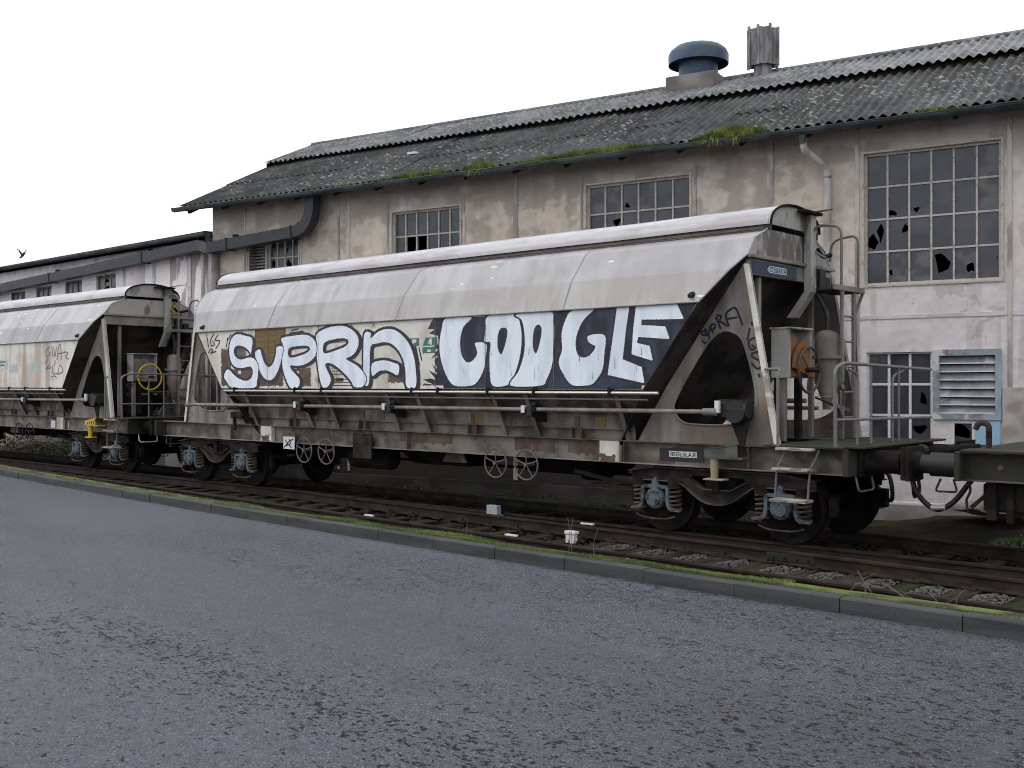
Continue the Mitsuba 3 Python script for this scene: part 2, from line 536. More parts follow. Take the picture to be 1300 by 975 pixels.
def f_navy(p, n, uv):
    a = fbm(p.x * 5, p.z * 3.5, 1.0, 4)
    return mix(C(0.008, 0.011, 0.022), C(0.026, 0.034, 0.060), smoothstep(0.40, 0.68, a))


def f_brownpatch(p, n, uv):
    a = fbm(p.x * 6, p.z * 6, 1.0, 4)
    return mix(C(0.115, 0.080, 0.062), C(0.075, 0.052, 0.042), smoothstep(0.35, 0.65, a))


B = scene
B['hood_paint'] = principled(f_hood, 0.42, 0.5)
B['cap_paint'] = principled(f_cap, 0.38, 0.5)
B['body_paint'] = principled(f_body, 0.5, 0.4)
B['body_paint_rusty'] = principled(f_body2, 0.5, 0.4)
B['frame_paint'] = principled(f_frame, 0.65, 0.25)
B['end_paint'] = principled(f_endgrey, 0.55, 0.4)
B['end_light'] = principled(lambda p, n, uv: mix(C(0.31, 0.297, 0.27), C(0.11, 0.098, 0.086), smoothstep(0.44, 0.66, fbm(p.x * 5, p.y * 5, p.z * 2.2, 5))), 0.55, 0.35)
B['slope_paint'] = principled(f_slope, 0.75, 0.15)
B['under_grime'] = principled(f_under, 0.85, 0.1)
B['bogie_grime'] = principled(f_bogie, 0.75, 0.1)
B['axle_paint'] = principled(f_axle, 0.6, 0.2)
B['galvanised'] = principled((0.40, 0.38, 0.36), 0.38, 0.5, metallic=0.55)
B['handrail_paint'] = principled((0.125, 0.122, 0.115), 0.45, 0.45)
B['dark_steel'] = principled((0.018, 0.0175, 0.018), 0.5, 0.3)
B['rubber'] = principled((0.012, 0.012, 0.013), 0.5, 0.4)
B['white_paint'] = principled((0.58, 0.58, 0.57), 0.5, 0.4)
B['yellow_paint'] = principled((0.52, 0.36, 0.020), 0.5, 0.4)
B['ochre_paint'] = principled((0.155, 0.105, 0.032), 0.6, 0.3)
B['patch_grey'] = principled(lambda p, n, uv: mix(C(0.40, 0.38, 0.36), C(0.26, 0.23, 0.205), smoothstep(0.38, 0.66, fbm(p.x * 2.2, p.z * 2.6, 1.0, 5))), 0.85, 0.2)
B['orange_paint'] = principled((0.17, 0.075, 0.026), 0.6, 0.3)
B['sign_blue'] = principled((0.022, 0.034, 0.065), 0.5, 0.4)
B['pale_blue_ink'] = principled((0.32, 0.47, 0.50), 0.6, 0.3)
B['green_print'] = principled((0.050, 0.155, 0.125), 0.6, 0.3)
B['black_ink'] = principled((0.016, 0.014, 0.020), 0.45, 0.4)
B['violet_ink'] = principled((0.013, 0.012, 0.026), 0.6, 0.3)
B['brown_patch'] = principled(f_brownpatch, 0.65, 0.3)
B['graffiti_fill'] = principled(f_graf, 0.5, 0.4)
B['graffiti_navy'] = principled(f_navy, 0.5, 0.4)
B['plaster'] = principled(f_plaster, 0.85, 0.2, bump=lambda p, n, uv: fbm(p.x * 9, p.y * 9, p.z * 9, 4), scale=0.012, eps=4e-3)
B['plaster_low'] = principled(f_plaster2, 0.85, 0.2)
B['roof_sheet'] = principled(f_roof, 0.85, 0.2)
B['roof_sheet_top'] = principled(f_roof_top, 0.8, 0.25)
B['gutter_metal'] = principled(f_gutter, 0.5, 0.4)
B['zinc'] = principled(f_zinc, 0.55, 0.4)
B['window_paint'] = principled(f_winframe, 0.7, 0.3)
B['dirty_glass'] = principled(f_glass, 0.28, 0.5)
B['frosted_glass'] = principled(lambda p, n, uv: mix(C(0.045, 0.05, 0.055), C(0.10, 0.10, 0.10), smoothstep(0.4, 0.65, fbm(p.x * 4, p.z * 5, 2.0, 4))), 0.4, 0.45)
B['fillet_paint'] = principled(lambda p, n, uv: mix(C(0.47, 0.435, 0.40), C(0.27, 0.24, 0.215), smoothstep(0.42, 0.64, fbm(p.x * 3, p.z * 1.7, 1.0, 5) + 0.12 * smoothstep(5.0, 6.2, p.z))), 0.85, 0.2)
B['louvre_slat'] = principled(lambda p, n, uv: mix(mix(C(0.26, 0.285, 0.305), C(0.17, 0.185, 0.195), smoothstep(0.35, 0.6, fbm(p.x * 3.5, p.z * 2.5, 1.0, 4))), C(0.48, 0.50, 0.51), smoothstep(0.60, 0.70, fbm(p.x * 4.5, p.z * 3.5, 6.0, 4)) * 0.7), 0.6, 0.35)
B['faded_teal'] = principled(lambda p, n, uv: mix(C(0.33, 0.41, 0.41), C(0.47, 0.46, 0.40), smoothstep(0.40, 0.62, fbm(p.x * 7, p.z * 5, 2.0, 4))), 0.6, 0.3)
B['faded_ink'] = principled((0.13, 0.115, 0.15), 0.6, 0.3)
B['vent_blue'] = principled(f_vent_blue, 0.5, 0.4)
B['old_metal'] = principled(f_metal_old, 0.55, 0.4)
B['louvre_paint'] = principled(f_louvre, 0.6, 0.35)
B['pale_blue_board'] = principled((0.27, 0.43, 0.56), 0.6, 0.3)
B['interior_dark'] = principled((0.030, 0.029, 0.028), 0.9, 0.1)
B['concrete'] = principled(f_concrete, 0.85, 0.2)
B['kerb_concrete'] = principled(f_kerb, 0.75, 0.3)
_b = principled(f_asphalt, r_asphalt, 0.66, bump=b_asphalt, scale=0.009, eps=2e-3)['bsdf']
B['asphalt'] = {'type': 'twosided', 'bsdf': {'type': 'blendbsdf', 'weight': mikit.proc(w_pits), 'bsdf_0': _b,
                'bsdf_1': {'type': 'principled', 'base_color': {'type': 'rgb', 'value': [0.012, 0.0115, 0.011]}, 'roughness': 0.9, 'specular': 0.15}}}
B['ballast_stone'] = principled(f_ballast, 0.9, 0.08)
B['gravel_stone'] = principled(f_gravel, 0.8, 0.2)
B['earth'] = principled(f_earth, 0.95, 0.05)
B['rail_rust'] = principled(f_rail, 0.72, 0.15)
B['rail_head'] = principled((0.115, 0.088, 0.075), 0.40, 0.5, metallic=0.5)
B['sleeper_wood'] = principled(f_sleeper, 0.9, 0.08)
B['grass_blade'] = principled(f_grass, 0.7, 0.25)
B['moss_green'] = principled(f_moss, 0.8, 0.2)
B['twig'] = principled((0.15, 0.13, 0.105), 0.8, 0.2)
B['mossy_deck'] = principled(f_deck, 0.8, 0.15)
B['leaf'] = principled((0.026, 0.044, 0.016), 0.6, 0.3)
B['bird_dark'] = principled((0.045, 0.043, 0.048), 0.7, 0.3)
B['insulation'] = principled(lambda p, n, uv: mix(C(0.014, 0.018, 0.023), C(0.027, 0.031, 0.035), fbm(p.x * 4, p.y * 4, p.z * 9, 4)), 0.55, 0.4)
# ------------------------------------------------------------------ ground, road, kerb
RZ = -0.035                                             # rail top


def kerb_y(x):
    x = np.asarray(x, float)
    q = np.where(x > -24, 0.0022 * np.minimum(x, 0) ** 2, 0.0022 * 24 ** 2 - 0.1056 * (x + 24))
    return 8.37 + q


def rail_a(x): return 9.65 - 0.051 * np.asarray(x, float)


def grid(xs, ys, zf):
    X, Y = np.meshgrid(xs, ys, indexing='ij')
    V = np.stack([X, Y, zf(X, Y)], -1).reshape(-1, 3)
    n, m = len(xs), len(ys)
    i, j = np.meshgrid(np.arange(n - 1), np.arange(m - 1), indexing='ij')
    a = (i * m + j).ravel()
    F = np.vstack([np.stack([a, a + m, a + m + 1], 1), np.stack([a, a + m + 1, a + 1], 1)])
    return trimesh.Trimesh(V, F, process=False)


xs = np.concatenate([[-600, -300, -120, -60], np.arange(-45, 6, 0.5), [12, 30, 100, 300]])
rd = grid(xs, np.array([0.0, 1.0]), lambda X, Y: X * 0)
v = rd.vertices.copy()
edge = kerb_y(np.maximum(v[:, 0], -40))
v[:, 1] = np.where(v[:, 1] > 0.5, edge + 0.02, -300.0)
struct('road', trimesh.Trimesh(v, rd.faces, process=False), 'asphalt', label='grey worn asphalt road in the foreground')


def ground_z(X, Y):
    z = -0.27 + 0.05 * (meshkit.fbm(np.stack([X * 1.3, Y * 1.3, X * 0], -1), 3, 4) - 0.5)
    z = z - 0.12 * np.clip((Y - 14.2) / 2, 0, 1)
    # spoil heap against the wall of the hall
    h = np.exp(-((X + 5.0) / 1.6) ** 2 - ((Y - 16.7) / 0.8) ** 2) * 0.34 + np.exp(-((X + 2.2) / 1.8) ** 2 - ((Y - 16.4) / 1.0) ** 2) * 0.45
    return z + h * (0.75 + 0.5 * meshkit.fbm(np.stack([X * 3, Y * 3, X * 0], -1), 3, 9))


xs = np.concatenate([[-600, -200, -90], np.arange(-50, 8, 0.25), [15, 60, 300]])
ys = np.concatenate([np.arange(8.3, 20, 0.25), [30, 80, 300, 600]])
g = grid(xs, ys, ground_z)
v = g.vertices.copy()
far = v[:, 1] < 8.4
v[:, 1] = np.where(far, kerb_y(np.maximum(v[:, 0], -40)) + 0.03, np.maximum(v[:, 1], kerb_y(np.maximum(v[:, 0], -40)) + 0.03))
struct('ground', trimesh.Trimesh(v, g.faces, process=False), 'earth', smooth=True, label='dark bare soil beneath the tracks and wagons')

# kerb of single stones along the road
kb = 'kerb'
labels[kb] = {'label': 'dark grey concrete kerb between the road and the tracks', 'category': 'kerb', 'kind': 'structure'}
x = -40.0 + 0.195
kprof = [(0, -0.15), (0.15, -0.15), (0.15, 0.128), (0.142, 0.130), (0.022, 0.130), (0.006, 0.118)]
while x < 4.5:
    x0, x1 = x + 0.004, x + 0.996
    m = prismU(polyg(kprof), 0, x1 - x0)
    a = math.atan2(float(kerb_y(x1) - kerb_y(x0)), x1 - x0)
    dz, dy = rng.normal(0, 0.003), rng.normal(0, 0.004)
    vv = m.vertices.copy()
    c, s = math.cos(a), math.sin(a)
    V = np.stack([x0 + vv[:, 0] * c - vv[:, 1] * s, kerb_y(x0) + dy + vv[:, 0] * s + vv[:, 1] * c, vv[:, 2] + dz], 1)
    obj('kerb_stone', trimesh.Trimesh(V, m.faces, process=False), 'kerb_concrete', kb)
    x += 1.0

# ------------------------------------------------------------------ tracks
RP = [(-0.072, 0), (0.072, 0), (0.072, 0.012), (0.012, 0.030), (0.009, 0.110), (0.036, 0.122), (0.036, 0.146), (0.028, 0.153), (-0.028, 0.153), (-0.036, 0.146),
      (-0.036, 0.122), (-0.009, 0.110), (-0.012, 0.030), (-0.072, 0.012)]


def rail_mesh(p0, p1):
    p0, p1 = np.array(p0, float), np.array(p1, float)
    L = np.linalg.norm(p1 - p0)
    m = prismU(polyg(RP), 0, L)
    a = math.atan2(p1[1] - p0[1], p1[0] - p0[0])
    c, s = math.cos(a), math.sin(a)
    v = m.vertices
    return trimesh.Trimesh(np.stack([p0[0] + v[:, 0] * c - v[:, 1] * s, p0[1] + v[:, 0] * s + v[:, 1] * c, p0[2] + v[:, 2]], 1), m.faces, process=False)


FOOT = RZ - 0.153
main_track = thing('railway_track', 'rusty railway track on which the two hopper wagons stand', 'railway track', kind='thing')
obj('rail', rail_mesh((-70, 11.95, FOOT), (25, 11.95, FOOT)), 'rail_rust', main_track)
obj('rail', rail_mesh((-70, 13.45, FOOT), (25, 13.45, FOOT)), 'rail_rust', main_track)
for x in np.arange(-45, 6, 0.64):
    y0 = 11.62 if x > -14 else 11.4
    obj('sleeper', box((x - 0.12, y0, FOOT - 0.13), (x + 0.12, 13.9, FOOT - 0.004 - 0.006 * rng.random()), 0.012), 'sleeper_wood', main_track)
side_track = thing('railway_track', 'nearest rusty track, running between the kerb and the wagons and merging towards the far end', 'railway track', kind='thing')
obj('rail', rail_mesh((-36, rail_a(-36), FOOT), (20, rail_a(20), FOOT)), 'rail_rust', side_track)
obj('rail', rail_mesh((-15.3, rail_a(-15.3) + 1.46, FOOT - 0.003), (20, rail_a(20) + 1.46, FOOT - 0.003)), 'rail_rust', side_track)
for x in np.arange(-30, 6, 0.585):
    ya = rail_a(x)
    y1 = min(ya + 1.72, 11.5)
    obj('sleeper', box((x - 0.12 + rng.normal(0, .015), ya - 0.34, FOOT - 0.14), (x + 0.12, y1, FOOT - 0.005 - 0.008 * rng.random()), 0.014), 'sleeper_wood', side_track)
for x, dy in ((-12.2, 0.0), (-5.75, 1.46), (-3.0, 0.0)):       # fishplates at the rail joints
    y = rail_a(x) + dy
    fp = [box((x - 0.31, y - 0.036, FOOT + 0.025), (x + 0.31, y - 0.012, FOOT + 0.115), 0.005)]
    for q in (-0.22, -0.08, 0.08, 0.22):
        fp.append(cyl((x + q, y - 0.062, FOOT + 0.07), (x + q, y - 0.03, FOOT + 0.07), 0.018, 6))
    obj('fishplate', fp, 'dark_steel', side_track)
# chairs that hold the rails on the sleepers
ch = []
for x in np.arange(-30, 6, 0.585):
    for dy in (0, 1.46):
        if dy and x < -14.5: continue
        y = rail_a(x) + dy
        ch += [box((x - 0.08, y - 0.15, FOOT - 0.006), (x + 0.08, y - 0.065, FOOT + 0.022), 0.005), cyl((x, y - 0.11, FOOT + 0.02), (x, y - 0.11, FOOT + 0.06), 0.02, 6)]
obj('rail_clips', ch, 'rail_rust', side_track, kind='stuff')

# ballast: one bed of loose stones
stone_src = [blob((0, 0, 0), (1, 0.85, 0.65), s, 0, 0.3) for s in range(6)]


def scatter(pts, sizes):
    V, F, at = [], [], 0
    for p, s in zip(pts, sizes):
        m = stone_src[int(rng.integers(6))]
        a = rng.random() * 6.28
        c, si = math.cos(a), math.sin(a)
        q = m.vertices * s
        V.append(np.stack([q[:, 0] * c - q[:, 1] * si, q[:, 0] * si + q[:, 1] * c, q[:, 2]], 1) + p)
        F.append(m.faces + at); at += len(q)
    return trimesh.Trimesh(np.vstack(V), np.vstack(F), process=False)


pts, sz = [], []
for _ in range(15000):
    x = rng.uniform(-30, 2) if rng.random() < 0.6 else rng.uniform(-10, 1)
    ya = rail_a(x)
    y = rng.uniform(ya + 0.05, 14.3)
    if abs(y - 11.95) < .05 or abs(y - 13.45) < .05: continue
    pts.append((x, y, FOOT - 0.055 + rng.normal(0, 0.015))); sz.append(rng.uniform(0.018, 0.042))
st = struct('ballast', scatter(pts, sz), 'ballast_stone', label='dirty brown ballast stones between the rails', kind='stuff', cat='ballast')
# paler gravel heaped between the sleepers of the near track
pts, sz = [], []
for x in np.arange(-30 + 0.2925, 6, 0.585):
    if not -8.2 < x < -0.5: continue
    for _ in range(750):
        dx, dy = rng.uniform(-0.16, 0.16), rng.uniform(0.12, 1.36)
        top = 0.055 * (1 - (dx / 0.2) ** 2) * (0.55 + 0.6 * math.sin(dy / 1.46 * 3.14))
        pts.append((x + dx, rail_a(x) + dy, FOOT - 0.04 + top * rng.uniform(0.3, 1.0))); sz.append(rng.choice([0.006, 0.008, 0.010, 0.013, 0.019]) * rng.uniform(.8, 1.2))
struct('gravel', scatter(pts, sz), 'gravel_stone', label='pale grey gravel heaped between the sleepers of the near track', kind='stuff', cat='gravel')

# bright grass on the strip behind the kerb
V, F = [], []


def blades(n, xr, depth, hmul, dens=None):
    for _ in range(n):
        x = rng.uniform(*xr)
        if dens is not None and rng.random() > dens(x): continue
        t = rng.random() ** 1.3
        y = kerb_y(x) + 0.145 + t * depth(x)
        z = 0.105 - 0.02 * t
        h = rng.uniform(0.02, 0.055) * hmul * (1 - 0.4 * t)
        a = rng.random() * 6.28
        w = rng.uniform(0.004, 0.009)
        dx, dy = math.cos(a) * w, math.sin(a) * w
        lx, ly = rng.normal(0, 0.02), rng.normal(0, 0.02)
        k = len(V)
        V.extend([(x - dx, y - dy, z), (x + dx, y + dy, z), (x + lx, y + ly, z + h)])
        F.append((k, k + 1, k + 2))


blades(46000, (-14, -4.5), lambda x: 0.36 + 0.16 * math.sin(x * 1.9) * math.sin(x * 0.7 + 1), 1.0, lambda x: 1 if x > -12 else 0.5)
blades(14000, (-4.6, 1), lambda x: 0.24 + 0.10 * math.sin(x * 2.3), 0.85, lambda x: 0.75)
blades(14000, (-30, -13), lambda x: 0.42, 0.7, lambda x: 0.7)
gm = trimesh.Trimesh(np.array(V), np.array(F), process=False)
struct('grass', gm, 'grass_blade', label='short bright green grass growing on the strip behind the kerb', kind='stuff', cat='grass')
xs = np.arange(-40, 5, 0.2)
vg = grid(xs, np.linspace(0, 1, 14), lambda X, Y: X * 0)
v = vg.vertices.copy()
t = v[:, 1].copy()
wd = rail_a(v[:, 0]) - 0.12 - kerb_y(v[:, 0]) - 0.14
v[:, 1] = kerb_y(v[:, 0]) + 0.14 + t * np.maximum(wd, 0.3)
t = np.clip((t * np.maximum(wd, 0.3) - 0.34) / 0.42, 0, 1)
v[:, 2] = 0.108 - 0.27 * t * t * (3 - 2 * t) + 0.03 * (meshkit.fbm(v * np.array([3, 3, 0]) + 2.0, 3, 5) - 0.5) * np.minimum(1, t + 0.3)


def f_verge(p, n, uv):
    a = fbm(p.x * 2.5, p.y * 5.0, 1.0, 4)
    green = mix(C(0.090, 0.112, 0.032), C(0.035, 0.036, 0.022), smoothstep(0.40, 0.58, a))
    t = smoothstep(0.095, 0.06, p.z)
    return mix(green, C(0.026, 0.020, 0.016), t)


B['verge_soil'] = principled(f_verge, 0.9, 0.15)
struct('verge', trimesh.Trimesh(v, vg.faces, process=False), 'verge_soil', smooth=True, label='mossy soil strip sloping from the kerb to the near rail')

# ------------------------------------------------------------------ main hall
WD = np.array([0.98478278, 0.17378975, 0.0]); WN = np.array([-0.17378975, 0.98478278, 0.0])
MB = T([[WD[0], WN[0], 0, 18.5 * WN[0]], [WD[1], WN[1], 0, 18.5 * WN[1]], [0, 0, 1, 0], [0, 0, 0, 1]])
hall = thing('industrial_hall', 'pale plastered old industrial hall with mossy corrugated roof and broken windows', 'building')


def jag(c, rx, rz, seed):
    r = np.random.default_rng(seed)
    k = int(r.integers(5, 9))
    a = np.sort((np.arange(k) + r.uniform(-.35, .35, k)) * 2 * np.pi / k)
    q = r.uniform(0.55, 1.3, k)
    return Polygon([(c[0] + rx * q[i] * math.cos(a[i]), c[1] + rz * q[i] * math.sin(a[i])) for i in range(k)]).buffer(0)


openings = []


def window(parent, M, prism, a0, a1, z0, z1, nc, nr, holes=(), missing=(), depth=0.10, glass='dirty_glass', fr=0.04, gb=0.030, cols=None, label=None, paint='window_paint', sub=True):
    """a steel window: frame, glazing bars, every pane on its own; holes = broken places"""
    w = key_for('window', parent)
    if label: labels[w] = {'label': label}
    P = lambda poly, b0, b1: prism(poly, b0, b1)
    outer = sbox(a0, z0, a1, z1)
    obj('frame', P(outer.difference(sbox(a0 + fr, z0 + fr, a1 - fr, z1 - fr)), depth - 0.05, depth + 0.03), paint, w, M=M)
    ca = np.linspace(a0 + fr / 2, a1 - fr / 2, nc + 1) if cols is None else np.array(cols)
    rz = np.linspace(z0 + fr / 2, z1 - fr / 2, nr + 1)
    for i in range(1, nc):
        obj('glazing_bar', P(sbox(ca[i] - gb / 2, z0 + fr, ca[i] + gb / 2, z1 - fr), depth - 0.03, depth + 0.02), paint, w, M=M)
    for j in range(1, nr):
        obj('glazing_bar', P(sbox(a0 + fr, rz[j] - gb / 2, a1 - fr, rz[j] + gb / 2), depth - 0.027, depth + 0.017), paint, w, M=M)
    H = unary_union([jag((h[0], h[1]), h[2], h[3], 11 + k) for k, h in enumerate(holes)]) if len(holes) else None
    for i in range(nc):
        for j in range(nr):
            if (i, j) in missing: continue
            q = sbox(ca[i] + gb / 2 - .004, rz[j] + gb / 2 - .004, ca[i + 1] - gb / 2 + .004, rz[j + 1] - gb / 2 + .004)
            if H is not None: q = q.difference(H)
            if not geoms(q): continue
            m = P(q, depth - 0.004, depth + 0.002)
            v = m.vertices                                  # every pane sits a little askew in its putty
            ax = 0 if True else 1
            cx, cz = v[:, 0].mean(), v[:, 2].mean()
            v[:, 1] += (v[:, 0] - cx) * rng.normal(0, 0.006) + (v[:, 2] - cz) * rng.normal(0, 0.006)
            obj('pane', trimesh.Trimesh(v, m.faces, process=False), glass if rng.random() < .8 else 'frosted_glass', w, M=M)
    return w


wins = [(-4.314, -2.175, 3.605, 5.845, 6, 4), (-9.645, -7.475, 3.60, 5.835, 6, 4), (-14.48, -12.66, 3.60, 5.72, 6, 4), (-18.27, -17.25, 3.45, 5.47, 4, 4)]
lowwin = (-4.276, -3.225, 0.86, 2.462)
louv = (-3.20, -2.172, 1.345, 2.49)
A1 = 7.0
wall = sbox(-20.13, -0.9, A1, 6.50)
op = [sbox(w[0], w[2], w[1], w[3]) for w in wins] + [sbox(lowwin[0], lowwin[2], lowwin[1], lowwin[3]), sbox(-18.94, 3.45, -18.27, 5.47),
      sbox(louv[0] + .09, louv[2] + .09, louv[1] - .09, louv[3] - .09), sbox(-2.93, 0.78, -2.56, 1.335)]
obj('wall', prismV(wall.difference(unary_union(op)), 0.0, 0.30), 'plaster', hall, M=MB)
gable = Polygon([(0.0, -0.9), (9.0, -0.9), (9.0, 6.5), (4.4, 8.6), (0.3, 6.55), (0.3, -0.9)])
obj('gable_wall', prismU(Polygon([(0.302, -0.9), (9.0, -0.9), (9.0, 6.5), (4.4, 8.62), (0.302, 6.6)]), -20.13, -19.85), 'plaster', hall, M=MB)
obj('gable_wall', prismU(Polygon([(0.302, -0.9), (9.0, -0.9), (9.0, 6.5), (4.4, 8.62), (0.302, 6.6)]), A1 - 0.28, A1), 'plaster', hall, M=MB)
obj('back_wall', prismV(sbox(-19.84, -0.9, A1 - 0.29, 6.5), 8.7, 9.0), 'interior_dark', hall, M=MB)
# plinth with its pale painted upper edge
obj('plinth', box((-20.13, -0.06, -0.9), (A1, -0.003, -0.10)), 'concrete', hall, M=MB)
obj('plinth_edge', box((-6.6, -0.045, -0.098), (A1, -0.003, -0.045), 0.008), 'white_paint', hall, M=MB)
# fillets of the reinforced concrete frame standing proud of the plaster
for a, w, z0, z1 in ((-16.02, .06, -.04, 6.3), (-15.72, .06, -.04, 6.3), (-14.60, .05, 3.2, 5.95), (-12.56, .05, 3.2, 5.95), (-11.28, .10, -.04, 6.3), (-9.75, .05, 3.2, 6.0), (-7.37, .05, 3.2, 6.0), (-5.95, .12, -.04, 6.3),
                     (-4.43, .07, -.04, 6.3), (-2.05, .07, -.04, 6.3), (-19.0, .04, 3.2, 6.2), (-17.18, .05, 3.2, 5.6), (1.5, .12, -.04, 6.3)):
    obj('fillet', box((a - w / 2, -0.020, z0), (a + w / 2, 0.0, z1), 0.004), 'fillet_paint', hall, M=MB)
B['band_paint'] = principled(lambda p, n, uv: mix(C(0.53, 0.52, 0.53), C(0.42, 0.40, 0.39), smoothstep(0.4, 0.65, fbm(p.x * 3, p.z * 7, 1.0, 4))), 0.8, 0.2)
for a0, a1 in ((-20.1, -16.06), (-15.68, -11.34), (-11.22, -6.02), (-5.88, -4.47), (-4.39, -2.09), (-2.01, A1)):
    obj('fillet', box((a0, -0.016, 3.02), (a1, -0.002, 3.09), 0.004), 'band_paint', hall, M=MB)
# window surrounds
for w in wins:
    fr = sbox(w[0] - .035, w[2] - .035, w[1] + .035, w[3] + .035).difference(sbox(w[0], w[2], w[1], w[3]))
    obj('window_surround', prismV(fr, -0.026, -0.002), 'window_paint', hall, M=MB)

h4 = [(-3.849, 4.813, .089, .062), (-3.489, 4.847, .05, .059), (-3.665, 4.546, .057, .079), (-4.197, 4.36, .091, .134), (-4.067, 4.49, .05, .15), (-3.894, 3.82, .032, .06), (-3.089, 3.969, .134, .169),
      (-2.632, 3.825, .065, .083), (-2.24, 3.967, .017, .018)]
h3 = [(-8.793, 5.381, .067, .061), (-9.046, 5.082, .085, .10)]
h1 = [(-18.17, 5.27, .07, .09), (-17.72, 5.12, .05, .075), (-17.68, 4.75, .10, .16), (-18.15, 4.83, .06, .1), (-17.99, 4.917, .03, .05)]
window(hall, MB, prismV, *wins[0], holes=h4, label='large steel window with several panes smashed, right of the downpipe')
window(hall, MB, prismV, *wins[1], holes=h3, label='steel window with two holed panes above the middle of the wagon')
window(hall, MB, prismV, *wins[2], missing=((1, 2), (2, 2)), label='steel window with an open dark gap in its second row')
window(hall, MB, prismV, *wins[3], holes=h1, label='small broken window beside the louvre near the hall corner')
window(hall, MB, prismV, *lowwin, 3, 3, holes=[(-3.36, 1.66, .07, .13), (-3.45, 1.17, .12, .10)], label='ground floor window with white bars behind the handrails', paint='white_paint', gb=0.04, fr=0.03)
k = key_for('louvre', hall)
obj('frame', prismV(sbox(-18.94, 3.45, -18.275, 5.47).difference(sbox(-18.90, 3.49, -18.30, 5.43)), 0.02, 0.10), 'window_paint', k, M=MB)
for z in np.arange(3.54, 5.43, 0.075):
    obj('slat', plate([(-18.90, 0.03, z), (-18.30, 0.03, z), (-18.30, 0.09, z + 0.055), (-18.90, 0.09, z + 0.055)], 0.006), 'old_metal', k, M=MB)
# the pale blue louvred vent low on the right
k = key_for('louvre', hall)
labels[k] = {'label': 'peeling pale blue louvred vent in a rusty frame'}
a0, a1, z0, z1 = louv
obj('frame', prismV(sbox(a0, z0, a1, z1).difference(sbox(a0 + .09, z0 + .10, a1 - .09, z1 - .10)), -0.05, 0.04), 'louvre_paint', k, M=MB)
for j in range(7):
    z = z0 + 0.105 + j * 0.135
    obj('slat', plate([(a0 + .085, -0.012, z), (a1 - .085, -0.012, z), (a1 - .085, 0.05, z + 0.118), (a0 + .085, 0.05, z + 0.118)], -0.008), 'louvre_slat', k, M=MB)
    obj('slat', box((a0 + .085, -0.022, z - 0.006), (a1 - .085, -0.010, z + 0.012)), 'white_paint', k, M=MB)
# broken little window and blue board under the vent
w = window(hall, MB, prismV, -2.93, -2.56, 0.78, 1.335, 1, 1, holes=[(-2.74, 1.14, .17, .16)], paint='white_paint', depth=0.04, fr=0.05, label='small white framed window with its pane smashed under the blue vent')
obj('board', box((-2.555, -0.03, 0.66), (-2.19, -0.004, 1.338), 0.004), 'pale_blue_board', hall, M=MB, label='plain pale blue board below the louvred vent')
obj('wall_patch', box((-2.16, -0.035, -0.04), (A1, -0.004, 1.872), 0.004), 'patch_grey', hall, M=MB, label='bare grey concrete lower wall right of the vent')

# roof of single corrugated sheets
TH = math.atan(0.5)


def sheet(a0, a1, s0, s1, lift, b0=-0.5, z0=6.325, ang=TH, flip=False, ni=10, seed=0):
    """corrugated sheet between a0..a1, from s0 to s1 up the slope that starts at (b0, z0)"""
    n = int(round((a1 - a0) / 0.177 * 8))
    aa = np.linspace(a0, a1, n + 1)
    wz = 0.027 * np.cos(aa / 0.177 * 2 * np.pi)
    r = np.random.default_rng(seed)
    sk = r.normal(0, 0.012)
    V = []
    for th in (0.0, -0.008):
        for s in (s0 + sk, s1 + sk):
            l = lift + wz + th + (0.022 if s < s1 else 0.0) + 0.0
            b = b0 + s * math.cos(ang) - l * math.sin(ang)
            z = z0 + s * math.sin(ang) + l * math.cos(ang)
            if flip: b = 8.7 - b
            V.append(np.stack([aa, b, z], 1))
    V = np.vstack(V); m = n + 1
    F = []
    for i in range(n):
        F += [[i, i + 1, m + i + 1], [i, m + i + 1, m + i], [2 * m + i, 3 * m + i + 1, 2 * m + i + 1], [2 * m + i, 3 * m + i, 3 * m + i + 1],
              [i, 2 * m + i + 1, i + 1], [i, 2 * m + i, 2 * m + i + 1]]
    F += [[0, m, 3 * m], [0, 3 * m, 2 * m], [n, 2 * m + n, 3 * m + n], [n, 3 * m + n, m + n]]
    return trimesh.Trimesh(V, F, process=False)


roof = hall + '__roof'
labels[roof] = {'label': 'mossy corrugated sheet roof in two overlapping tiers'}
SW = 0.177 * 6
na = int((A1 + 0.4 + 20.75) / SW)
for i in range(na):
    a = -20.75 + i * SW
    e = a + SW + 0.03
    for r_, (s0, s1, lf) in enumerate(((0.0, 1.90, 0.0), (1.72, 3.65, 0.004))):
        obj('sheet', sheet(a, e, s0, s1, lf + 0.003 * (i % 2), seed=i * 7 + r_), 'roof_sheet', roof, smooth=40, M=MB)
    obj('sheet', sheet(a, e, 0.0, 2.04, 0.0 + 0.003 * (i % 2), b0=2.45, z0=7.94, ang=math.atan(0.45), seed=i * 7 + 5), 'roof_sheet_top', roof, smooth=40, M=MB)
obj('far_slope', plate([(-20.75, 9.3, 6.35), (A1 + .4, 9.3, 6.35), (A1 + .4, 4.36, 8.80), (-20.75, 4.36, 8.80)], 0.02), 'roof_sheet', roof, M=MB)
obj('ridge_cap', tube([(-20.8, 4.36, 8.82), (A1 + .4, 4.36, 8.82)], 0.065, 10), 'roof_sheet_top', roof, smooth=True, M=MB)
obj('tier_end', prismU(polyg([(2.46, 7.83), (4.36, 8.77), (4.36, 8.86), (2.46, 7.94)]), -20.73, -20.70), 'sleeper_wood', roof, M=MB)
obj('tier_board', box((-20.70, 2.60, 7.76), (A1 + .3, 2.64, 7.985)), 'sleeper_wood', roof, M=MB)
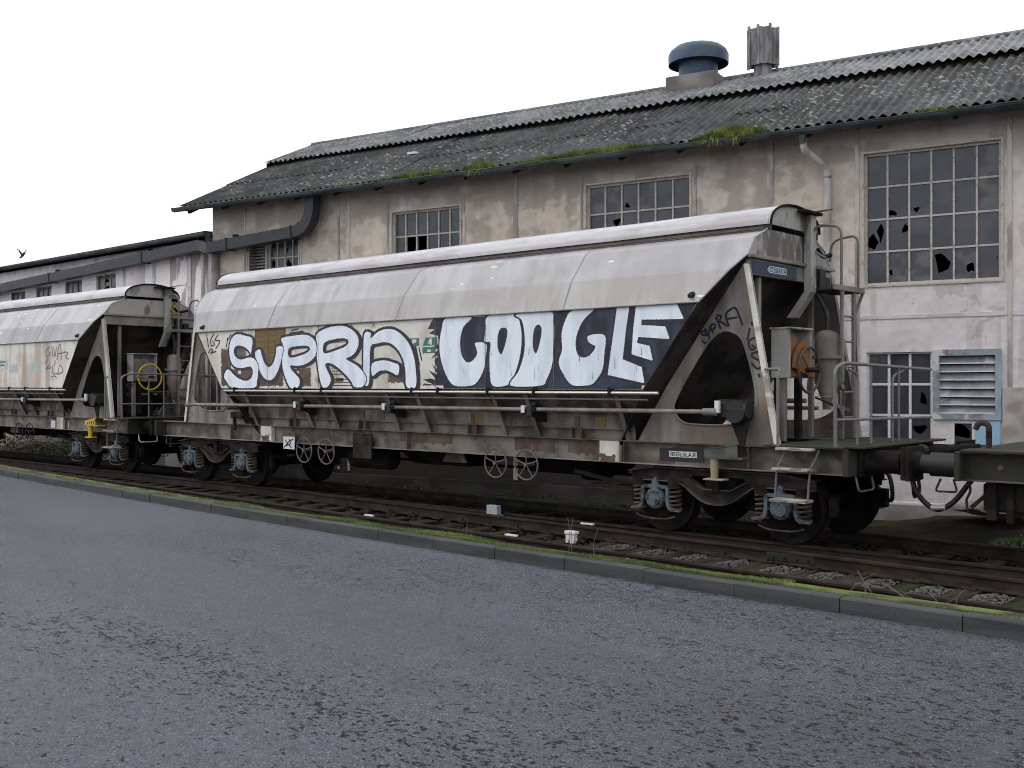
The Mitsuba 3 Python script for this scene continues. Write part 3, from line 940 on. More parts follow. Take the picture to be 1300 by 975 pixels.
obj('verge_board', plate([(-20.62, -0.4, 6.25), (-20.62, 4.36, 8.63), (-20.62, 4.36, 8.73), (-20.62, -0.4, 6.35)], 0.03), 'sleeper_wood', roof, M=MB)
obj('soffit', plate([(-20.6, -0.42, 6.30), (-20.6, 0.3, 6.66), (A1, 0.3, 6.66), (A1, -0.42, 6.30)], 0.012), 'sleeper_wood', roof, M=MB)
for a in np.arange(-20.5, A1, 1.18):
    obj('rafter', bar((a, -0.44, 6.20), (a, 4.3, 8.57), 0.07, 0.10), 'sleeper_wood', roof, M=MB)


def half_round(p0, p1, r, th=0.006, n=12):
    """an open half-round gutter between two points"""
    p0, p1 = np.array(p0, float), np.array(p1, float)
    t = (p1 - p0) / np.linalg.norm(p1 - p0)
    s = np.cross(t, [0, 0, 1.0]); s /= np.linalg.norm(s)
    u = np.cross(s, t)
    an = np.linspace(math.pi, 2 * math.pi, n)
    V = []
    for rr in (r, r - th):
        for q in (p0, p1):
            V.append(q + rr * (np.cos(an)[:, None] * s + np.sin(an)[:, None] * u))
    V = np.vstack(V)
    F = []
    for i in range(n - 1):
        F += [[i, n + i, n + i + 1], [i, n + i + 1, i + 1], [2 * n + i, 3 * n + i + 1, 3 * n + i], [2 * n + i, 2 * n + i + 1, 3 * n + i + 1]]
    F += [[0, 2 * n, 3 * n], [0, 3 * n, n], [n - 1, 2 * n - 1, 4 * n - 1], [n - 1, 4 * n - 1, 3 * n - 1]]
    for e, c in ((0, p0), (1, p1)):
        k = len(V); V = np.vstack([V, c])
        F += [[k, e * n + i, e * n + i + 1] for i in range(n - 1)]
    return trimesh.Trimesh(V, F, process=False)


g = key_for('gutter', hall)
obj('channel', half_round((-20.9, -0.56, 6.285), (A1 + .4, -0.56, 6.255), 0.085), 'gutter_metal', g, smooth=40, M=MB)
obj('bead', tube([(-20.9, -0.645, 6.287), (A1 + .4, -0.645, 6.257)], 0.011, 6), 'gutter_metal', g, M=MB)
for a in np.arange(-20.2, A1, 0.885):
    obj('bracket', bar((a, -0.56, 6.19), (a, -0.3, 6.33), 0.03, 0.008), 'gutter_metal', g, M=MB)
dp = key_for('downpipe', hall)
obj('pipe', tube(roundpath([(-5.22, -0.50, 6.22), (-5.20, -0.50, 5.93), (-4.91, -0.10, 5.66), (-4.91, -0.10, -0.3)], 0.10), 0.062, 12), 'zinc', dp, smooth=40, M=MB)
for z in (5.5, 3.6, 1.7):
    obj('clip', tube([(-4.91, -0.10, z - 0.02), (-4.91, -0.10, z + 0.02)], 0.068, 12), 'old_metal', dp, M=MB)
obj('neck', tube([(-5.22, -0.52, 6.03), (-5.22, -0.52, 6.18)], [0.062, 0.075], 12), 'gutter_metal', dp, M=MB)

# roof ventilator and square cowl
vn = key_for('ventilator', hall)
labels[vn] = {'label': 'blue mushroom shaped roof ventilator on a brick stub'}
m = lathe([(0.0, 0.62), (0.30, 0.615), (0.52, 0.56), (0.63, 0.47), (0.675, 0.38), (0.675, 0.17), (0.655, 0.17), (0.655, 0.36), (0.0, 0.38)][::-1], 36)
obj('cap', m.apply_translation((-8.93, 4.1, 9.0)), 'vent_blue', vn, smooth=35, M=MB)
obj('neck', tube([(-8.93, 4.1, 8.6), (-8.93, 4.1, 9.35)], 0.44, 28), 'vent_blue', vn, smooth=35, M=MB)
obj('stub', box((-9.52, 3.62, 8.3), (-8.38, 4.62, 8.86), 0.01), 'concrete', vn, M=MB)
cw = key_for('cowl', hall)
labels[cw] = {'label': 'square sheet metal chimney cowl with rusty flutes'}
cx, cy = -7.46, 4.2
th = np.arange(32) * 2 * np.pi / 32
rr = 0.285 + 0.04 * np.cos(th * 8)
star = polyg([(cx + r * math.cos(a), cy + r * math.sin(a)) for r, a in zip(rr, th)])
m = trimesh.creation.extrude_polygon(star.difference(star.buffer(-0.03)), 0.80, engine='earcut'); m.apply_translation((0, 0, 8.93))
obj('shell', m, 'old_metal', cw, M=MB)
obj('flue', tube([(cx, cy, 8.5), (cx, cy, 9.6)], 0.2, 16), 'old_metal', cw, smooth=40, M=MB)
for a in np.arange(8) * math.pi / 4:
    q = (cx + 0.335 * math.cos(a), cy + 0.335 * math.sin(a))
    obj('stay', box((q[0] - .026, q[1] - .026, 8.90), (q[0] + .026, q[1] + .026, 9.745 + 0.02 * (a % 2))), 'old_metal', cw, M=MB)
obj('roof_patch', bar((-15.1, 1.42, 7.36), (-14.85, 1.42, 7.36), 0.14, 0.05), 'white_paint', roof, M=MB)

# moss and grass growing out of the gutter
for i, (a0, a1, n, hh, lab) in enumerate(((-15.55, -15.15, 500, .10, 'small bright moss clump on the gutter nearest the hall corner'), (-14.6, -12.3, 3200, .12, 'thin moss strip on the gutter above the window with the open gap'),
                                      (-12.2, -11.45, 1800, .20, 'bushy grass clump hanging over the gutter above the long wagon'), (-11.3, -7.5, 4600, .11, 'long low moss strip on the gutter above the two holed panes'),
                                      (-7.2, -5.75, 3800, .19, 'large bright grass tuft on the gutter left of the downpipe'), (-3.6, -2.6, 400, .07, 'sparse moss on the gutter above the large smashed window'))):
    V, F = [], []
    for _ in range(n):
        t = rng.random()
        a = a0 + (a1 - a0) * t
        env = math.sin(math.pi * t) ** 0.6 * (0.5 + meshkit.noise(np.array([a * 3.1, 0.3, i]), 3))
        b = -0.58 + rng.uniform(-0.07, 0.32) * (1 if rng.random() < .7 else .3)
        z = 6.26 + max(0, (b + 0.5) * 0.5) + 0.03
        h = hh * env * rng.uniform(0.4, 1.1)
        an = rng.random() * 6.28
        w = 0.010
        dx, dy = math.cos(an) * w, math.sin(an) * w
        lx, ly = rng.normal(0, 0.035), rng.normal(-0.02, 0.035)
        dn = -1.0 if (hh > .15 and rng.random() < .16 and b < -.58) else 1.0
        k = len(V)
        V += [(a - dx, b - dy, z), (a + dx, b + dy, z), (a + lx, b + ly - (0.08 if dn < 0 else 0), z + h * dn)]
        F.append((k, k + 1, k + 2))
    k = obj('gutter_plant', trimesh.Trimesh(np.array(V), np.array(F), process=False), 'moss_green', M=MB)
    labels[k] = {'label': lab, 'category': 'plant', 'group': 'moss and grass growing in the gutter'}

# ------------------------------------------------------------------ low annexe on the left, parallel to the track
annexe = thing('annexe', 'low pale annexe with peeling paint behind the second wagon', 'building')
Y0 = 14.9
aw = [(-35.07, -34.02, 4.93), (-33.26, -32.18, 4.99), (-31.30, -30.22, 5.05), (-29.37, -28.22, 5.11)]
wl = sbox(-46, -0.9, -23.12, 5.62)
ops = [sbox(a, z - 0.62 * 2.4, b, z) for a, b, z in aw]
obj('wall', prismV(wl.difference(unary_union(ops)), Y0, Y0 + 0.3), 'plaster_low', annexe)
obj('back_wall', prismV(sbox(-45.9, -0.9, -23.6, 5.72), Y0 + 1.6, Y0 + 1.7), 'interior_dark', annexe)  # dark sheet added close behind the windows to keep sky out of holes
obj('end_wall', box((-46.3, Y0, -0.9), (-46.002, Y0 + 6, 5.5)), 'plaster_low', annexe)
obj('roof', plate([(-46.4, Y0 - 0.3, 5.70), (-23.2, Y0 - 0.3, 5.70), (-24.4, Y0 + 6.4, 6.1), (-46.4, Y0 + 6.4, 6.1)], 0.06), 'roof_sheet', annexe)
obj('gutter', half_round((-46.4, Y0 - 0.38, 5.73), (-23.0, Y0 - 0.38, 5.69), 0.095), 'gutter_metal', annexe, smooth=40)
obj('gutter_outlet', tube([(-23.06, Y0 - 0.30, 5.66), (-23.06, Y0 - 0.24, 5.30)], 0.075, 10), 'gutter_metal', annexe, smooth=40)
for x, w in ((-27.73, .10), (-26.13, .12), (-24.37, .16)):
    obj('pilaster', box((x - w / 2, Y0 - 0.03, -0.9), (x + w / 2, Y0 - 0.003, 5.25), 0.006), 'band_paint', annexe)
for i, (a, b, z) in enumerate(aw):
    window(annexe, None, lambda poly, b0, b1: prismV(poly, Y0 + b0, Y0 + b1), a, b, z - 0.62 * 2.4, z, 3, 3, depth=0.07,
           holes=[(-28.81, 4.90, .14, .07), (-28.83, 4.68, .10, .13), (-28.36, 4.72, .07, .09)] if i == 3 else (), label='small grey window with broken panes, the annexe window closest to the hall' if i == 3 else None, paint='old_metal' if i != 3 else 'window_paint')
# two downpipes in the corner between the buildings
for i, (x, m_, lab) in enumerate(((-23.55, 'zinc', None), (-22.85, 'concrete', None), (-23.15, 'band_paint', None))):
    obj('downpipe', tube([(x, Y0 - 0.13 - (0.1 if i == 1 else 0), -0.4), (x, Y0 - 0.13 - (0.1 if i == 1 else 0), 5.2)], (0.055, 0.10, 0.045)[i], 10), m_, annexe, smooth=40)

# dark insulated pipe that runs along the annexe and bends up into the eaves of the hall
sp = thing('service_pipe', 'thick dark insulated pipe running along the annexe and bending up under the hall eaves', 'pipe')
W2 = lambda a, b, z: (WD * a + WN * (18.5 + b) + np.array([0, 0, z]))
path = [(-46, 14.62, 4.62), (-35.3, 14.62, 5.045), (-28.5, 14.62, 5.235), (-23.35, 14.62, 5.41), W2(-19.9, -0.30, 5.27), W2(-17.05, -0.30, 5.45)]
obj('run', tube(path, 0.185, 4, phase=math.pi / 4), 'insulation', sp)
obj('bend', tube(smoothpath([W2(-17.05, -0.30, 5.45), W2(-16.75, -0.30, 5.55), W2(-16.58, -0.30, 5.82), W2(-16.54, -0.30, 6.28)], 5), 0.185, 4, phase=math.pi / 4), 'insulation', sp)
for q, tl in ((W2(-19.2, -0.3, 5.315), 1), (W2(-17.1, -0.3, 5.445), 1), (np.array((-26.1, 14.62, 5.31)), 0), (np.array((-31.5, 14.62, 5.15)), 0)):
    obj('hanger', [box(q + (-.03, -.15, -.15), q + (.03, .15, .15)), box(q + (-.05, .10, .10), q + (-.035, .22, .26)), box(q + (.035, .10, .10), q + (.05, .22, .26))], 'dark_steel', sp)
# ------------------------------------------------------------------ hopper wagons (u along the track, v away from the camera, w above the rail)
N0 = 12.7


def wagon_matrix(u0): return T().translate([u0, N0, RZ])


class Kit:
    """collects the parts of one wagon so that the second can be stamped with the same meshes"""
    def __init__(self): self.parts, self.used = [], {}

    def name(self, name, parent=None):
        k = (parent + '__' if parent else '') + name
        n = self.used.get(k, -1) + 1
        self.used[k] = n
        return k if n == 0 else f'{k}_{n:03d}'

    def add(self, name, mesh, bsdf, parent=None, smooth=False, label=None, kind=None):
        k = self.name(name, parent)
        if isinstance(mesh, list): mesh = join(mesh)
        self.parts.append((k, mikit.ply(mesh, None, smooth=smooth), bsdf, label, kind))
        return k

    def stamp(self, root, M, swap=None, drop=()):
        for k, d, b, lab, kind in self.parts:
            if any(k.startswith(x) for x in drop): continue
            b = (swap or {}).get(k, (swap or {}).get(b, b)) if not isinstance(swap, type(None)) else b
            scene[root + '__' + k] = {**d, 'bsdf': {'type': 'ref', 'id': b}, 'to_world': M}
            used.setdefault(root + '__' + k, 0)
            if lab or kind:
                labels[root + '__' + k] = {x: y for x, y in (('label', lab), ('kind', kind)) if y}


K = Kit()
UE = lambda w: np.interp(w, [1.2, 1.88, 2.97, 3.545, 9], [4.20, 4.78, 5.62, 6.10, 6.10])    # where the sloping end lies at height w

# hood: faceted section, bowed slightly, ends cut to the slope
sec = [(1.50, 2.96), (1.47, 3.02), (1.31, 3.36), (1.155, 3.545), (0.98, 3.765), (0.66, 3.905)]
nu = 56


def hood_side():
    prof = []
    for (v0, w0), (v1, w1) in zip(sec, sec[1:]):
        k = max(1, int(math.hypot(v1 - v0, w1 - w0) / 0.09))
        prof += [(v0 + (v1 - v0) * i / k, w0 + (w1 - w0) * i / k) for i in range(k)]
    prof.append(sec[-1])
    V = []
    for s in np.linspace(-1, 1, nu + 1):
        for v, w in prof:
            V.append((s * UE(w), -v, w))
    V = np.array(V)
    d = 0.020 * (meshkit.fbm(V * np.array([0.9, 1.6, 1.6]) + 3.0, 3, 2) - 0.5)
    lim = np.minimum(1, (UE(V[:, 2]) - np.abs(V[:, 0])) / 0.2)
    V[:, 1] -= d * lim
    m = len(prof)
    F = []
    for i in range(nu):
        for j in range(m - 1):
            a = i * m + j
            F += [[a, a + m + 1, a + m], [a, a + 1, a + m + 1]]
    return trimesh.Trimesh(V, F, process=False)


hs = hood_side()
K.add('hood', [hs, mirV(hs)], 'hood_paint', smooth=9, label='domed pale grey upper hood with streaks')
# seams of the hood plates and the rim along its lower edge
for us in (-3.3, 0.10, 3.48):
    K.add('hood_seam', tube([(us, -v - 0.003, w + 0.002) for v, w in sec], 0.0045, 5), 'hood_paint')
for sg in (-1, 1):
    K.add('hood_rim', tube([(-5.62, sg * 1.50, 2.962), (5.62, sg * 1.50, 2.962)], 0.011, 6), 'end_paint')
ends = []
lv = [(1.50, 2.96), (1.31, 3.36), (1.155, 3.545)]
top = [(-1.155, 3.545), (-0.98, 3.765), (-0.66, 3.905), (0.66, 3.905), (0.98, 3.765), (1.155, 3.545)]
for s in (1, -1):
    K.add('hood_end', prismU(polyg(top), s * 6.10 - s * 0.012, s * 6.098), 'end_light', label='pale vertical end plate under the roof lid' if s > 0 else None)
    # rim framing the hood end, colour lightened as an edge catching light
    for sg in (-1, 1): K.add('end_rim', tube([(s * UE(w), sg * v, w) for v, w in sec], 0.013, 6), 'hood_paint')
    q = []
    for (v0, w0), (v1, w1) in (((1.47, 1.88), (1.49, 2.96)), ((1.49, 2.96), (1.31, 3.36)), ((1.31, 3.36), (1.155, 3.545))):
        q.append(plate([(s * UE(w0), -v0, w0), (s * UE(w0), v0, w0), (s * UE(w1), v1, w1), (s * UE(w1), -v1, w1)], -0.01 * s))
    q.append(plate([(s * 4.05, -1.08, 0.98), (s * 4.05, 1.08, 0.98), (s * 4.78, 1.45, 1.88), (s * 4.78, -1.45, 1.88)], -0.01 * s))
    K.add('end_slope', q, 'slope_paint', label='dark sloping end wall of the hopper' if s > 0 else None)
    for vv in (-0.74, 0.74):
        K.add('end_post', box((s * 5.98, vv - .035, 1.235), (s * 6.045, vv + .035, 3.30), 0.006), 'end_paint')

# lid along the ridge
an = np.linspace(0, math.pi, 25)
lidp = [(0.68 * math.cos(a), 3.965 + 0.30 * math.sin(a) ** 0.85) for a in an]
n_ = 40
V, F = [], []
for s in np.linspace(-6.17, 6.17, n_ + 1):
    for v, w in lidp: V.append((s, v, w))
V = np.array(V); V[:, 2] += 0.010 * (meshkit.fbm(V * np.array([0.8, 1, 1]), 2, 5) - 0.5)
m = 25
for i in range(n_):
    for j in range(m - 1):
        a = i * m + j
        F += [[a, a + m, a + m + 1], [a, a + m + 1, a + 1]]
K.add('lid', trimesh.Trimesh(V, F, process=False), 'cap_paint', smooth=40, label='long rounded roof lid along the ridge')
for s in (1, -1):
    K.add('lid_end', prismU(polyg(lidp), s * 6.12, s * 6.135), 'end_light')
    K.add('lid_rim', tube([(s * 6.165, v, w) for v, w in lidp] + [(s * 6.165, -0.68, 3.965)], 0.016, 6), 'under_grime')
for sg in (-1, 1):
    K.add('lid_seal', box((-6.15, sg * 0.63, 3.895), (6.15, sg * 0.66, 3.975)), 'rubber')  # dark strip filling the gap under the lid
    K.add('lid_hinge_bar', box((-6.1, sg * 0.700, 3.895), (6.1, sg * 0.76, 3.925)), 'brown_patch')

# side walls under the hood
side = polyg([(-4.78, 1.885), (4.78, 1.885), (5.61, 2.965), (-5.61, 2.965)])
for sg in (-1, 1):
    K.add('side_panel', prismV(side, sg * 1.47, sg * 1.462), 'body_paint')
    for us in ((0.98, 2.02) if sg < 0 else ()):
        K.add('panel_seam', box((us - .004, -1.4735, 1.90), (us + .004, -1.47, 2.95)), 'end_paint')
    # lower chute: sloping upper strip, upright lower strip
    K.add('chute_plate', plate([(-4.76, sg * 1.45, 1.885), (4.76, sg * 1.45, 1.885), (4.40, sg * 1.13, 1.53), (-4.40, sg * 1.13, 1.53)], 0.008 * -sg), 'frame_paint')
    K.add('chute_plate', box((-4.40, sg * 1.13, 1.35), (4.40, sg * 1.122, 1.53)), 'frame_paint')
    K.add('chute_plate', box((-4.40, sg * 1.10, 1.205), (4.40, sg * 1.09, 1.345)), 'frame_paint')
    K.add('chute_ledge', box((-4.40, sg * 1.16, 1.342), (4.40, sg * 1.085, 1.352)), 'frame_paint')
    K.add('waist_rail', box((-4.82, sg * 1.50, 1.862), (4.80, sg * 1.40, 1.884), 0.004), 'under_grime')
    for us in (-4.10, -2.45, -1.736, -0.20, 0.504, 2.113, 2.75, 4.317):
        r = K.name('rib')
        K.add('web', prismU(polyg([(sg * 1.42, 1.86), (sg * 1.42, 1.78), (sg * 1.13, 1.205), (sg * 1.09, 1.205), (sg * 1.10, 1.52)]), us - 0.006, us + 0.006), 'frame_paint', r)
        K.add('flange', bar((us, sg * 1.425, 1.79), (us, sg * 1.135, 1.206), 0.075, 0.010, up=(1, 0, 0)) if False else
              plate([(us - 0.035, sg * 1.43, 1.80), (us + 0.035, sg * 1.43, 1.80), (us + 0.035, sg * 1.14, 1.206), (us - 0.035, sg * 1.14, 1.206)], 0.009 * sg * -1), 'end_paint', r)
    for us in (-3.0, -1.1, 1.45, 3.45):
        K.add('chute_bracket', [box((us - .10, sg * 1.17, 1.206), (us - .07, sg * 1.08, 1.36)), box((us + .07, sg * 1.17, 1.206), (us + .10, sg * 1.08, 1.36)), box((us - .04, sg * 1.145, 1.36), (us + .04, sg * 1.135, 1.52))], 'brown_patch')
    # pipes and shutter shafts
    K.add('upper_pipe', tube([(-4.60, sg * 1.53, 1.838), (5.05, sg * 1.53, 1.838)], 0.021, 8), 'galvanised', smooth=40)
    K.add('lower_pipe', tube([(-4.60, sg * 1.475, 1.752), (4.85, sg * 1.475, 1.752)], 0.013, 7), 'handrail_paint', smooth=40)
    for us in (-4.25, -2.43, -1.70, 0.52, 1.1, 2.12, 4.30, 3.0):
        K.add('pipe_clip', [box((us - .025, sg * 1.56, 1.80), (us + .025, sg * 1.46, 1.895), 0.006), cyl((us, sg * 1.54, 1.865), (us, sg * 1.54, 1.91), 0.02, 6)], 'under_grime')
    K.add('shutter_shaft', tube([(-5.95, sg * 1.45, 1.565), (5.78, sg * 1.45, 1.615)], 0.030, 10), 'end_paint', smooth=40)
    for us in (-2.45, -0.14, 2.80):
        b = K.name('shaft_bearing')
        K.add('bracket', [box((us + .02, sg * 1.50, 1.50), (us + .12, sg * 1.40, 1.66), 0.012), prismU(polyg([(sg * 1.40, 1.70), (sg * 1.15, 1.58), (sg * 1.15, 1.42), (sg * 1.40, 1.50)]), us + .03, us + .11)], 'dark_steel', b)
        K.add('sleeve', cyl((us - .03, sg * 1.45, 1.585), (us + .19, sg * 1.45, 1.59), 0.048, 10), 'under_grime', b, smooth=40)
        K.add('tag_plate', box((us - .07, sg * 1.508, 1.55), (us - .005, sg * 1.445, 1.655), 0.004), 'white_paint', b)
    for us, mt in ((-3.35, 'brown_patch'), (1.55, 'ochre_paint'), (-0.65, 'brown_patch'), (3.85, 'ochre_paint')):
        K.add('notice_plate', box((us - .09, sg * 1.139, 1.37), (us + .09, sg * 1.131, 1.51), 0.003), mt)
    # frame: solebar
    sb = K.name('solebar')
    K.add('web', box((-7.38, sg * 1.085, 0.912), (7.38, sg * 1.073, 1.192)), 'frame_paint', sb)
    K.add('flange', box((-7.38, sg * 1.175, 1.190), (7.38, sg * 0.95, 1.204), 0.003), 'frame_paint', sb)
    K.add('flange', box((-7.38, sg * 1.165, 0.898), (7.38, sg * 0.95, 0.912), 0.003), 'end_paint', sb)
    for us in (-4.95, -3.75, 0.0, 4.25, 6.1):
        K.add('gusset', box((us - .006, sg * 1.16, 0.913), (us + .006, sg * 1.086, 1.189)), 'frame_paint', sb)
    # sloping A shaped support plate at each end, with its arched hole
    outl = [(4.48, 1.206), (6.53, 1.206), (6.12, 3.46), (6.05, 3.44), (4.93, 1.93)]
    hole = smoothpath([(5.80, 2.615), (5.62, 2.545), (5.40, 2.29), (5.07, 1.77), (5.045, 1.60), (5.16, 1.475), (5.36, 1.44), (5.80, 1.445), (6.02, 1.50), (6.19, 1.62), (6.225, 1.76), (6.155, 2.12), (6.05, 2.44), (5.965, 2.56)], 5, True)
    for s in (1, -1):
        pl = prismV(polyg(outl, [hole]), sg * 1.15, sg * 1.138)
        rim = tube([(u, sg * 1.15, w) for u, w in hole], 0.016, 6, True)
        post = [bar((6.075, sg * 1.20, 3.42), (6.50, sg * 1.20, 1.21), 0.10, 0.014, up=(1, 0, 0)) if False else
                plate([(6.12, sg * 1.20, 3.42), (6.12, sg * 1.12, 3.42), (6.53, sg * 1.12, 1.206), (6.53, sg * 1.20, 1.206)], 0.012)]
        post.append(plate([(6.065, sg * 1.195, 3.42), (6.118, sg * 1.195, 3.42), (6.528, sg * 1.195, 1.206), (6.475, sg * 1.195, 1.206)], 0.010 * -sg))
        f = (lambda q: q) if s > 0 else mirU
        a = K.name('end_support')
        K.add('plate', f(pl), 'end_paint', a)
        K.add('hole_rim', f(rim), 'end_paint', a, smooth=40)
        K.add('edge_flange', [f(q) for q in post], 'body_paint' if sg < 0 else 'end_paint', a)

# end gear, both ends: beam under the hood, centre pillar
for s in (1, -1):
    K.add('end_ledge', box((s * 6.10, -1.16, 3.50), (s * 6.17, 1.16, 3.545), 0.006), 'end_paint')
    K.add('end_beam', box((s * 6.05, -1.12, 3.30), (s * 6.125, 1.12, 3.495), 0.008), 'end_paint')
    K.add('headstock', box((s * 7.38, -1.32, 0.90), (s * 7.45, 1.32, 1.215), 0.01), 'mossy_deck')
    K.add('underframe_beam', box((s * 7.36, -0.26, 0.86), (s * 3.6, 0.26, 1.16)), 'under_grime')
    K.add('cross_beam', box((s * 5.35, -1.07, 0.88), (s * 5.85, 1.07, 1.16)), 'under_grime')
    K.add('cross_beam', box((s * 3.55, -1.07, 0.90), (s * 3.75, 1.07, 1.18)), 'under_grime')
    for vv in (-0.875, 0.875):
        b = K.name('buffer')
        K.add('base', box((s * 7.45, vv - .20, 0.88), (s * 7.49, vv + .20, 1.25), 0.012), 'under_grime', b)
        K.add('housing', turned(lathe([(0.0, 0.0), (0.150, 0.0), (0.150, 0.05), (0.132, 0.06), (0.132, 0.36), (0.140, 0.37), (0.140, 0.41), (0.0, 0.41)], 24), 'u' if s > 0 else '-u', (s * 7.49, vv, 1.065)), 'under_grime', b, smooth=40)
        K.add('plunger', cyl((s * 7.88, vv, 1.065), (s * 7.975, vv, 1.065), 0.105, 20), 'dark_steel', b, smooth=40)
        K.add('plate', box((s * 7.955, vv - .225, 0.885), (s * 7.995, vv + .225, 1.245), 0.03), 'under_grime', b)
    K.add('coupling_hook', [box((s * 7.45, -.05, 0.98), (s * 7.72, .05, 1.10), 0.015), tube(smoothpath([(s * 7.70, 0, 1.05), (s * 7.80, 0, 1.09), (s * 7.84, 0, 1.18), (s * 7.76, 0, 1.20)], 4), 0.035, 8)], 'dark_steel')
    K.add('screw_coupling', [tube(smoothpath([(s * 7.62, vv, 1.02), (s * 7.70, vv, 0.85), (s * 7.72, vv, 0.66), (s * 7.70, 0, 0.60)], 4), 0.022, 8) for vv in (-.09, .09)] + [cyl((s * 7.71, -.13, 0.82), (s * 7.71, .13, 0.82), 0.035, 8)], 'dark_steel')
    K.add('air_hose', tube(smoothpath([(s * 7.46, -0.35, 0.93), (s * 7.54, -0.37, 0.86), (s * 7.57, -0.36, 0.70), (s * 7.54, -0.30, 0.58), (s * 7.47, -0.24, 0.56)], 5), 0.026, 8), 'rubber', smooth=40)
    K.add('shunter_grip', tube(roundpath([(s * 7.42, -1.05, 0.90), (s * 7.46, -1.05, 0.72), (s * 7.46, -0.62, 0.72), (s * 7.42, -0.62, 0.90)], 0.06), 0.013, 7), 'handrail_paint', smooth=40)

# hopper outlets, air tank and brake gear between the bogies
for uc in (-2.6, 0.0, 2.6):
    V = np.array([(uc - .95, -.95, 1.20), (uc + .95, -.95, 1.20), (uc + .95, .95, 1.20), (uc - .95, .95, 1.20), (uc - .62, -.40, 0.62), (uc + .62, -.40, 0.62), (uc + .62, .40, 0.62), (uc - .62, .40, 0.62)])
    K.add('hopper_outlet', trimesh.convex.convex_hull(V), 'under_grime')
K.add('air_tank', turned(lathe([(0, -.55), (.14, -.53), (.19, -.47), (.19, .47), (.14, .53), (0, .55)], 20), 'u', (-1.3, -0.72, 0.70)), 'under_grime', smooth=40)
K.add('brake_cylinder', turned(lathe([(0, -.3), (.16, -.3), (.16, .1), (.10, .18), (.04, .2), (.04, .4), (0, .4)], 18), 'u', (2.95, 0.1, 0.66)), 'under_grime', smooth=40)
K.add('brake_rod', tube([(-4.6, 0.12, 0.62), (4.6, 0.12, 0.62)], 0.022, 7), 'under_grime')
K.add('brake_lever', [bar((3.1, -0.75, 0.72), (4.3, -0.75, 0.52), 0.03, 0.06), bar((3.3, -0.8, 0.55), (4.25, -0.8, 0.62), 0.05, 0.03)], 'bogie_grime')
K.add('gear_box', box((-1.27, -1.215, 0.72), (-0.80, -1.18, 1.135), 0.006), 'bogie_grime', label='dark square plate hanging on the solebar')
K.add('counterweight', prismV(polyg([(0.45, 0.72), (0.98, 0.72), (0.88, 0.90), (0.72, 0.95), (0.58, 0.90)]), -0.80, -0.76), 'frame_paint')
K.add('door_plate', box((-3.95, -1.172, 0.91), (-3.62, -1.09, 1.188), 0.004), 'body_paint')
K.add('door_plate', box((3.86, -1.172, 0.91), (4.18, -1.09, 1.188), 0.004), 'body_paint')
for (a, b_), w0, w1 in (((-4.6, -4.35), .93, 1.0), ((-3.9, -3.7), .915, .99), ((-1.95, -1.7), .99, 1.17), ((-1.5, -1.3), 1.0, 1.17), ((-0.25, 0.95), 1.03, 1.18), ((2.25, 2.55), 1.0, 1.17), ((2.6, 3.0), 1.0, 1.17), ((3.25, 3.82), 1.0, 1.15), ((3.88, 4.12), .915, .985)):
    P = unary_union([sbox(a, w0, b_, w1)] + [Point(rng.uniform(a, b_), rng.choice([w0, w1])).buffer(rng.uniform(.015, .035), 4) for _ in range(14)])
    vv = -1.087 if not ((a == -3.9) or (a == 3.88)) else -1.1735
    K.add('overpainted_patch', prismV(P.intersection(sbox(a - .05, .914, b_ + .05, 1.188)), vv - .003, vv + .001), 'brown_patch')
K.add('data_plate', box((4.78, -1.092, 0.955), (5.45, -1.083, 1.125), 0.003), 'black_ink')
tx = meshkit.text_mesh('REGLSLA.R', 0.052, 0.003, True)
tw = tx.bounds[1][0]
K.add('number_board', box((4.93, -1.0955, 1.012), (5.345, -1.091, 1.088)), 'white_paint')
x = tx.vertices
K.add('lettering', trimesh.Trimesh(np.stack([4.945 + x[:, 0] * 0.385 / tw, -1.0955 - x[:, 2], 1.024 + x[:, 1]], 1), tx.faces, process=False), 'black_ink')


def handwheel(c, r, spokes, axis, rim=0.013):
    an = np.linspace(0, 2 * math.pi, 28, endpoint=False)
    P = lambda a, q: (c[0] + q * math.cos(a), c[1], c[2] + q * math.sin(a)) if axis == 'v' else (c[0], c[1] + q * math.cos(a), c[2] + q * math.sin(a))
    ring = tube([P(a, r) for a in an], rim, 7, True)
    sp = [tube([P(0.3 + k * 2 * math.pi / spokes, 0.02), P(0.3 + k * 2 * math.pi / spokes, r)], 0.009, 6) for k in range(spokes)]
    d = (0, 1, 0) if axis == 'v' else (1, 0, 0)
    hub = cyl(np.array(c) - np.array(d) * .03, np.array(c) + np.array(d) * .16, 0.03, 10)
    return ring, sp, hub


for uc in (-2.545, -1.93, 2.015, 2.612):
    h = K.name('handwheel')
    ring, sp, hub = handwheel((uc, -1.25, 0.80), 0.215, 5, 'v')
    K.add('rim', ring, 'dark_handwheel', h, smooth=40)
    for q in sp: K.add('spoke', q, 'dark_handwheel', h)
    K.add('hub', hub, 'dark_handwheel', h, smooth=40)
B['dark_handwheel'] = principled((0.105, 0.098, 0.090), 0.5, 0.4)


